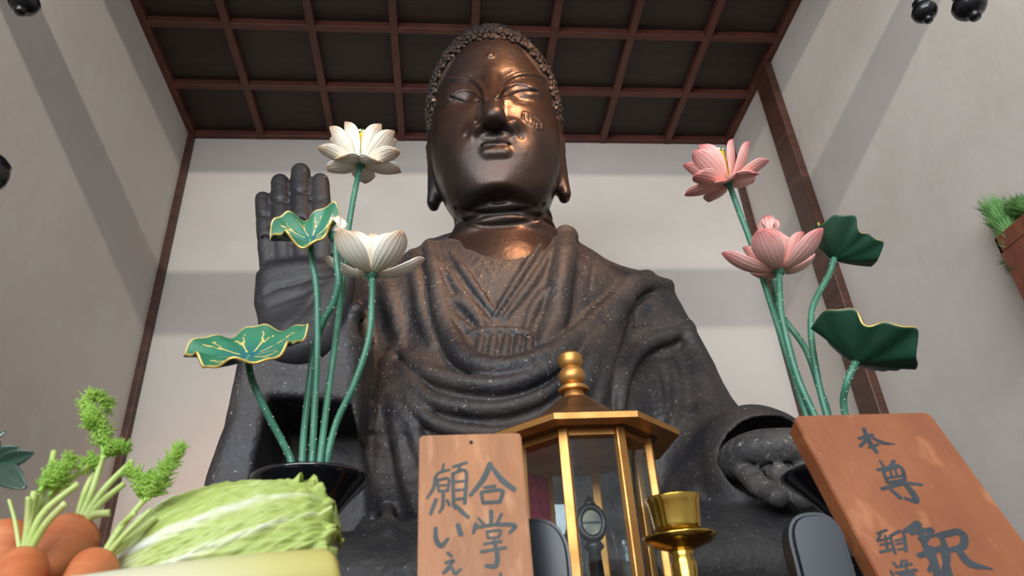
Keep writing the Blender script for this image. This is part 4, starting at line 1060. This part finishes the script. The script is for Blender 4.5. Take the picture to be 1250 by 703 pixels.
# carrots with feathery tops
M_car = mat('carrot_skin', srgb(196, 120, 78), 0.45, col2=srgb(182, 98, 58), scale=16, stretch=(1, 1, 3), bump=0.1, bscale=50, sss=0.1)
M_stalk = mat('carrot_stalk', srgb(160, 186, 92), 0.45, col2=srgb(190, 200, 130), scale=20, sss=0.1)
M_frond = mat('carrot_frond', srgb(138, 186, 62), 0.5, col2=srgb(168, 206, 90), scale=30, sss=0.1)
CG = 'carrots on the tray'
def frond(root, pts, n=26, size=0.016, dens=1.0):
    P = spline(pts, n * 2); mb = MB(); mb.tube(P, [0.0022 * (1 - 0.7 * i / len(P)) for i in range(len(P))], 7)
    for i in range(3, len(P) - 1):
        t = i / len(P); d = (P[i + 1] - P[i - 1]).normalized(); a = d.orthogonal().normalized(); b_ = d.cross(a)
        for q_ in range(3):
            an = 2.4 * i + q_ * PI / 2 + rng.uniform(-0.3, 0.3); o_ = a * math.cos(an) + b_ * math.sin(an)
            L = 1.35 * size * (1.0 - 0.50 * t) * rng.uniform(0.5, 1.2); dr = (o_ + d * 0.75 + Vector((0, 0, 0.15))).normalized(); sd = dr.cross(d).normalized()
            for m_ in range(3):
                c = P[i] + dr * L * (0.30 + 0.33 * m_); w = L * (0.30 - 0.05 * m_)
                for g_ in (-1, 1):
                    tip_ = c + (dr * 0.9 + sd * g_ * 0.9) * w + Vector((0, 0, rng.uniform(-1, 1) * w * 0.4))
                    md = c.lerp(tip_, 0.5); nn = dr.cross(sd) * w * 0.16
                    sd2 = (dr * 0.5 - sd * g_ * 0.5) * w * 0.42
                    v = [mb.bm.verts.new(x) for x in (c, md + sd2 + nn, tip_, md - sd2 + nn)]; mb.bm.faces.new(v)
            mb.tube([P[i], P[i] + dr * L], [0.0009, 0.0004], 4)
    o = link('frond', mb.mesh('frond', recalc=False), M_frond, root); s2 = o.modifiers.new('thickness', 'SOLIDIFY'); s2.thickness = 0.0005; s2.offset = 0
    return o
def carrot(label, crown, tip_, r, stalks=(), fronds=()):
    crown, tip_ = Vector(crown), Vector(tip_); tip_.z = max(tip_.z, TY + 0.004)
    root = empty('carrot', tip_, label, 'carrot', CG); d = crown - tip_; n = 40
    pr = [(0.003, 0)] + [(r * (0.12 + 0.88 * min(1, (i / n) ** 0.75)) * (1 + 0.006 * math.sin(i * 1.9) + 0.005 * math.sin(i * 3.7)), d.length * i / n * 0.94) for i in range(1, n)] + [(r * 0.93, d.length * 0.965), (r * 0.72, d.length * 0.99), (r * 0.4, d.length), (r * 0.25, d.length * 0.985)]
    link('root', MB().lathe(pr, tip_, 36, frame_to(d)).mesh('root'), M_car, root)
    for s_ in stalks:
        *pp, r0, r1 = s_; pts = [crown - d.normalized() * 0.004] + [at(*p) for p in pp]; k = max(6, 6 * len(pts)); P = spline(pts, k) if len(pts) > 2 else [pts[0].lerp(pts[1], i / (k - 1)) for i in range(k)]
        st_ = link('stalk', MB().tube(P, [0.78 * (r0 + (r1 - r0) * i / (k - 1)) * (1 + 0.5 * max(0, 1 - i / k * 5)) for i in range(k)], 10).mesh('stalk'), M_stalk, root)
    for f in fronds: frond(st_, [at(*p) for p in f[0]], *f[1:])
    return root
carrot('orange carrot at the tray corner with a short bunch of cut green stalks', at(27, 690, .80), at(8, 790, .70), 0.0245,
       [((19, 640, .80), (11, 610, .80), .0030, .0022), ((40, 630, .80), (58, 585, .80), (66, 551, .81), .0055, .0040), ((50, 630, .79), (96, 590, .79), .0050, .0042), ((52, 645, .79), (80, 614, .78), .0050, .0045), ((55, 615, .81), (108, 568, .82), .0050, .0038),
        ((36, 630, .79), (42, 600, .79), .0050, .0042), ((33, 640, .79), (35, 606, .78), .004, .0035)],
       [([(60, 605, .80), (75, 580, .80), (86, 558, .80)], 22, 0.013), ([(48, 600, .79), (62, 580, .80), (70, 566, .80)], 16, 0.010)])
carrot('largest orange carrot with a tall curled green frond', at(92, 652, .88), at(22, 728, .80), 0.031,
       [((112, 600, .88), (126, 556, .88), .0055, .0040), ((125, 600, .88), (162, 562, .88), .0055, .0045), ((122, 615, .87), (152, 590, .87), .0055, .0042), ((112, 630, .86), (134, 626, .86), .0060, .0055), ((102, 605, .88), (116, 574, .89), .0050, .0040)],
       [([(126, 556, .88), (124, 532, .88), (120, 512, .88), (109, 499, .88), (108, 488, .88), (118, 484, .88), (128, 490, .88), (131, 500, .88)], 30, 0.014), ([(126, 560, .88), (140, 546, .88), (156, 546, .88)], 20, 0.013), ([(120, 575, .88), (112, 562, .88), (100, 574, .88)], 16, 0.011), ([(118, 530, .88), (112, 515, .87), (108, 505, .87)], 14, 0.012)])
carrot('orange carrot nearest the cabbage with a fern-like frond', at(119, 692, .83), at(58, 762, .74), 0.025,
       [((140, 655, .83), (174, 612, .83), .0055, .0038), ((150, 665, .83), (190, 632, .84), .0058, .0042), ((145, 645, .83), (165, 626, .82), .0045, .0035), ((150, 640, .84), (180, 608, .84), .0045, .0030), ((150, 655, .82), (184, 622, .82), .0042, .0034)],
       [([(176, 612, .83), (190, 592, .83), (204, 570, .83), (222, 544, .83)], 30, 0.015), ([(172, 614, .84), (176, 596, .84), (166, 580, .84), (158, 575, .84)], 24, 0.013), ([(182, 610, .83), (182, 596, .83), (178, 580, .83)], 18, 0.012)])
carrot('orange carrot lying behind, its rounded top bare', at(10, 652, .93), at(-40, 800, .84), 0.031)
# ------------------------------------------------------------------ small things at the edges
# wall vase with pine on the right-hand wall
M_boxwood = mat('wall_vase_wood', srgb(134, 78, 52), 0.5, col2=srgb(108, 58, 40), scale=6, stretch=(2, 2, 0.5), bump=0.1)
wv = on_x(1213, 292, XR - 0.11); wv_w = 0.30
wr = empty('wall_vase', (XR, wv.y - wv_w / 2, wv.z - 0.45), 'reddish brown wooden wall vase hung on the plaster at the frame edge', 'vase')
mb = MB(); x0, x1, y0, y1, zt_ = XR - 0.11, XR - 0.001, wv.y - wv_w, wv.y, wv.z
mb.box((x0, y0, zt_ - 0.45), (x1, y1, zt_ - 0.06), 0.004)
for lo, hi in (((x0, y0), (x0 + 0.015, y1)), ((x1 - 0.015, y0), (x1, y1)), ((x0, y0), (x1, y0 + 0.015)), ((x0, y1 - 0.015), (x1, y1))): mb.box((lo[0], lo[1], zt_ - 0.07), (hi[0], hi[1], zt_), 0.003)
link('vase_body', mb.mesh('wv'), M_boxwood, wr, smooth=False)
M_pine = mat('pine_needle', srgb(92, 150, 82), 0.5, col2=srgb(132, 178, 104), scale=30)
M_twig = mat('twig_bark', srgb(96, 70, 50), 0.8, col2=srgb(70, 52, 40), scale=30)
xm = (x0 + x1) / 2
pb = Vector((xm, wv.y - 0.12, zt_ - 0.06))
pr_ = empty('pine_sprig', pb, 'green pine sprig standing in the wooden wall vase', 'pine branch')
def pine(pts, n):
    P = spline(pts, 20); link('branch', MB().tube(P, [0.007 - 0.0002 * i for i in range(20)], 8).mesh('b'), M_twig, pr_)
    V_, F_ = [], []
    for i in range(n):
        t = rng.uniform(0.25, 1.0); k = min(int(t * 19), 18); p = P[k].lerp(P[k + 1], t * 19 - k); d = (P[k + 1] - P[k]).normalized()
        a = d.orthogonal().normalized(); b_ = d.cross(a); an = rng.uniform(0, 6.28); sp_ = rng.uniform(0.25, 0.8)
        dr = (d + (a * math.cos(an) + b_ * math.sin(an)) * sp_).normalized(); L = rng.uniform(0.065, 0.105); s1 = dr.orthogonal().normalized() * 0.0013; s2 = dr.cross(s1)
        m = p + dr * L * 0.6; e_ = p + dr * L + Vector((0, 0, 0.004)); b0 = len(V_)
        for c, sc in ((p, 0.8), (m, 1.0)):
            for an2 in (0, 2.09, 4.19): V_.append(tuple(c + s1 * math.cos(an2) * sc + s2 * math.sin(an2) * sc))
        V_.append(tuple(e_))
        for q_ in range(3):
            r_ = (q_ + 1) % 3; F_ += [(b0 + q_, b0 + r_, b0 + 3 + r_, b0 + 3 + q_), (b0 + 3 + q_, b0 + 3 + r_, b0 + 6)]
    me = bpy.data.meshes.new('needles'); me.from_pydata(V_, [], F_); link('needles', me, M_pine, pr_)
t0_, t1 = on_x(1250, 312, xm - 0.01), on_x(1217, 262, xm - 0.02)
pine([pb, pb.lerp(t0_, 0.6), t0_, t0_.lerp(t1, 0.5), t1], 2600)
t2 = on_x(1250, 256, xm + 0.01)
pine([pb + Vector((0.01, -0.05, 0)), pb.lerp(t2, 0.5) + Vector((0, -0.05, 0)), t2], 2000)

# leafy sprig reaching in from the left
M_sak = mat('evergreen_leaf', srgb(46, 74, 58), 0.35, col2=srgb(34, 58, 46), scale=10, coat=0.3)
lv = at(-240, 655, 1.0)
M_celadon = mat('green_glaze', srgb(120, 140, 130), 0.25)
vv = empty('sprig_vase', (lv.x, 1.0, TZ), 'small green glazed vase for evergreen leaves just beyond the carrots', 'vase')
link('vase_body', MB().lathe([(0.035, 0), (0.04, 0.01), (0.046, 0.08), (0.040, 0.14), (0.024, lv.z - TZ - 0.03), (0.03, lv.z - TZ), (0.026, lv.z - TZ), (0.018, lv.z - TZ - 0.04)], (lv.x, 1.0, TZ), 36).mesh('v'), M_celadon, vv)
sg_ = empty('evergreen_sprig', (lv.x, 1.0, lv.z - 0.03), 'dark green leafy sprig reaching in beside the carrots', 'leaf sprig')
tw = spline([Vector((lv.x, 1.0, lv.z - 0.03)), at(-90, 600, .94), at(-30, 572, .92), at(0, 560, .92)], 20)
link('twig', MB().tube(tw, [0.004 - 0.0001 * i for i in range(20)], 8).mesh('t'), M_twig, sg_)
def broad(a, b_, w, nrm):
    d = b_ - a; L = d.length; d.normalize(); n_ = Vector(nrm).normalized(); s_ = d.cross(n_).normalized(); n_ = s_.cross(d); rows = []
    for i in range(16):
        u = i / 15; ww = w * math.sin(PI * (0.02 + 0.96 * u ** 0.85)) ** 0.8
        rows.append([a + d * (L * u) + s_ * (ww * v) + n_ * (0.18 * ww * abs(v) * 1.2 - 0.10 * L * (u - 0.4) ** 2) for v in (-1, -0.66, -0.33, 0, 0.33, 0.66, 1)])
    mb = MB(); mb.grid(rows); o = link('leaf', mb.mesh('leaf', recalc=False), M_sak, sg_); s2 = o.modifiers.new('t', 'SOLIDIFY'); s2.thickness = 0.001; s2.offset = 0
for a, b_, w, nr_ in (((-8, 562, .92), (23, 547, .91), .0115, (0, -.95, -.3)), ((-4, 566, .92), (40, 553, .90), .0105, (0.1, -.9, -.4)), ((-6, 568, .92), (30, 595, .90), .014, (.2, -.9, -.1)), ((-30, 545, .92), (7, 526, .92), .007, (0, -.9, -.2)),
                     ((-20, 570, .92), (-12, 615, .90), .012, (0, -1, .2)), ((-34, 575, .93), (-60, 545, .93), .012, (0, -.6, .8)), ((-16, 562, .92), (-2, 536, .93), .009, (0, -.8, .5))): broad(at(*a), at(*b_), w, nr_)

# dark turned pendants of the hanging altar lamps, their chains running up to the ceiling
M_iron = mat('dark_hanging_metal', srgb(26, 28, 32), 0.28, metal=0.5, coat=0.4)
def pendant(root, px, py, Y, s, top):
    c = at(px, py, Y)
    pr = [(0.0, -0.006), (0.016, -0.004), (0.019, 0.004), (0.015, 0.012), (0.026, 0.016), (0.040, 0.026), (0.050, 0.042), (0.052, 0.060), (0.044, 0.078), (0.030, 0.088), (0.026, 0.10), (0.034, 0.112), (0.020, 0.13), (0.006, 0.14)]
    link('pendant', MB().lathe([(r_ * s, h_ * s) for r_, h_ in pr], c, 40).mesh('p'), M_iron, root)
    link('rod', MB().tube([c + Vector((0, 0, 0.135 * s)), Vector((c.x, c.y, top))], 0.005, 8).mesh('rod'), M_iron, root)
    return c
def hanging(label, spots, top_extra=0.30):
    cs_ = [at(*p[:3]) for p in spots]; ctr = sum(cs_, Vector()) / len(cs_); zt2 = max(c.z for c in cs_) + top_extra
    root = empty('hanging_lamp', ctr, label, 'hanging lamp', 'hanging altar lamps')
    for p in spots: pendant(root, p[0], p[1], p[2], p[3], zt2)
    link('canopy', MB().lathe([(0.13, 0.0), (0.135, 0.012), (0.10, 0.03), (0.05, 0.06), (0.02, 0.11), (0.0, 0.12)], (ctr.x, ctr.y, zt2 - 0.005), 6).mesh('c'), M_iron, root, smooth=False)
    link('chain', MB().tube([(ctr.x, ctr.y, zt2 + 0.10), (ctr.x, ctr.y, ZC + 0.03)], 0.006, 8).mesh('ch'), M_iron, root)
    return root
hanging('black metal hanging lamp with two turned pendants by the right wall', [(1191, 21, 1.15, 0.80), (1134, 25, 1.20, 0.62)])
hanging('black metal hanging lamp at the upper left, lowest pendant in view', [(24, 15, 1.15, 0.62), (-46, 6, 1.15, 0.75)])
kb = at(-13, 210, 0.95)
ks = empty('candle_stand', (kb.x, kb.y, TZ), 'tall black candle stand whose round head just enters the left edge', 'candle stand')
link('head', MB().lathe([(0.0, -0.034), (0.016, -0.030), (0.026, -0.016), (0.028, 0.0), (0.026, 0.016), (0.016, 0.028), (0.007, 0.033), (0.0, 0.034)], kb, 40).mesh('h'), M_iron, ks)
link('pole', MB().lathe([(0.045, 0), (0.045, 0.01), (0.025, 0.03), (0.009, 0.06), (0.008, kb.z - TZ - 0.03)], (kb.x, kb.y, TZ), 32).mesh('p'), M_iron, ks)
# ------------------------------------------------------------------ light
def area(name, loc, target, sx, sy, power, col, spread=PI):
    l = bpy.data.lights.new(name, 'AREA'); l.shape = 'RECTANGLE'; l.size = sx; l.size_y = sy; l.energy = power; l.color = col; l.spread = spread
    o = bpy.data.objects.new(name, l); COL.objects.link(o); o.location = loc
    o.rotation_euler = (Vector(target) - Vector(loc)).to_track_quat('-Z', 'Y').to_euler(); return o
area('fluorescent_tube_light', (0.22, -1.4, 4.38), (0.22, 3, 5.2), 4.4, 0.03, 112, (1.0, 0.97, 0.86))
area('daylight_doorway', (-1.6, -4.3, 3.1), (0.6, 3, 3.2), 6.2, 2.4, 500, (0.88, 0.94, 1.0))
sp = bpy.data.lights.new('warm_spot_lamp', 'SPOT'); sp.energy = 350; sp.color = (1.0, 0.50, 0.24); sp.spot_size = math.radians(46); sp.spot_blend = 1.0; sp.shadow_soft_size = 0.03
so = bpy.data.objects.new('warm_spot_lamp', sp); COL.objects.link(so); so.location = (0.80, 0.88, 4.15)
so.rotation_euler = (Vector((0.25, 2.25, 2.98)) - so.location).to_track_quat('-Z', 'Y').to_euler()
w = bpy.data.worlds.new('World'); SC.world = w; w.use_nodes = True
w.node_tree.nodes['Background'].inputs[0].default_value = (0.92, 0.93, 0.98, 1); w.node_tree.nodes['Background'].inputs[1].default_value = 0.46
SC.view_settings.view_transform = 'Standard'; SC.view_settings.look = 'None'; SC.view_settings.gamma = 1.0
SC.view_settings.exposure = 0.0; SC.view_settings.use_curve_mapping = False
SC.cycles.use_denoising = True
SC.cycles.transparent_max_bounces = 40
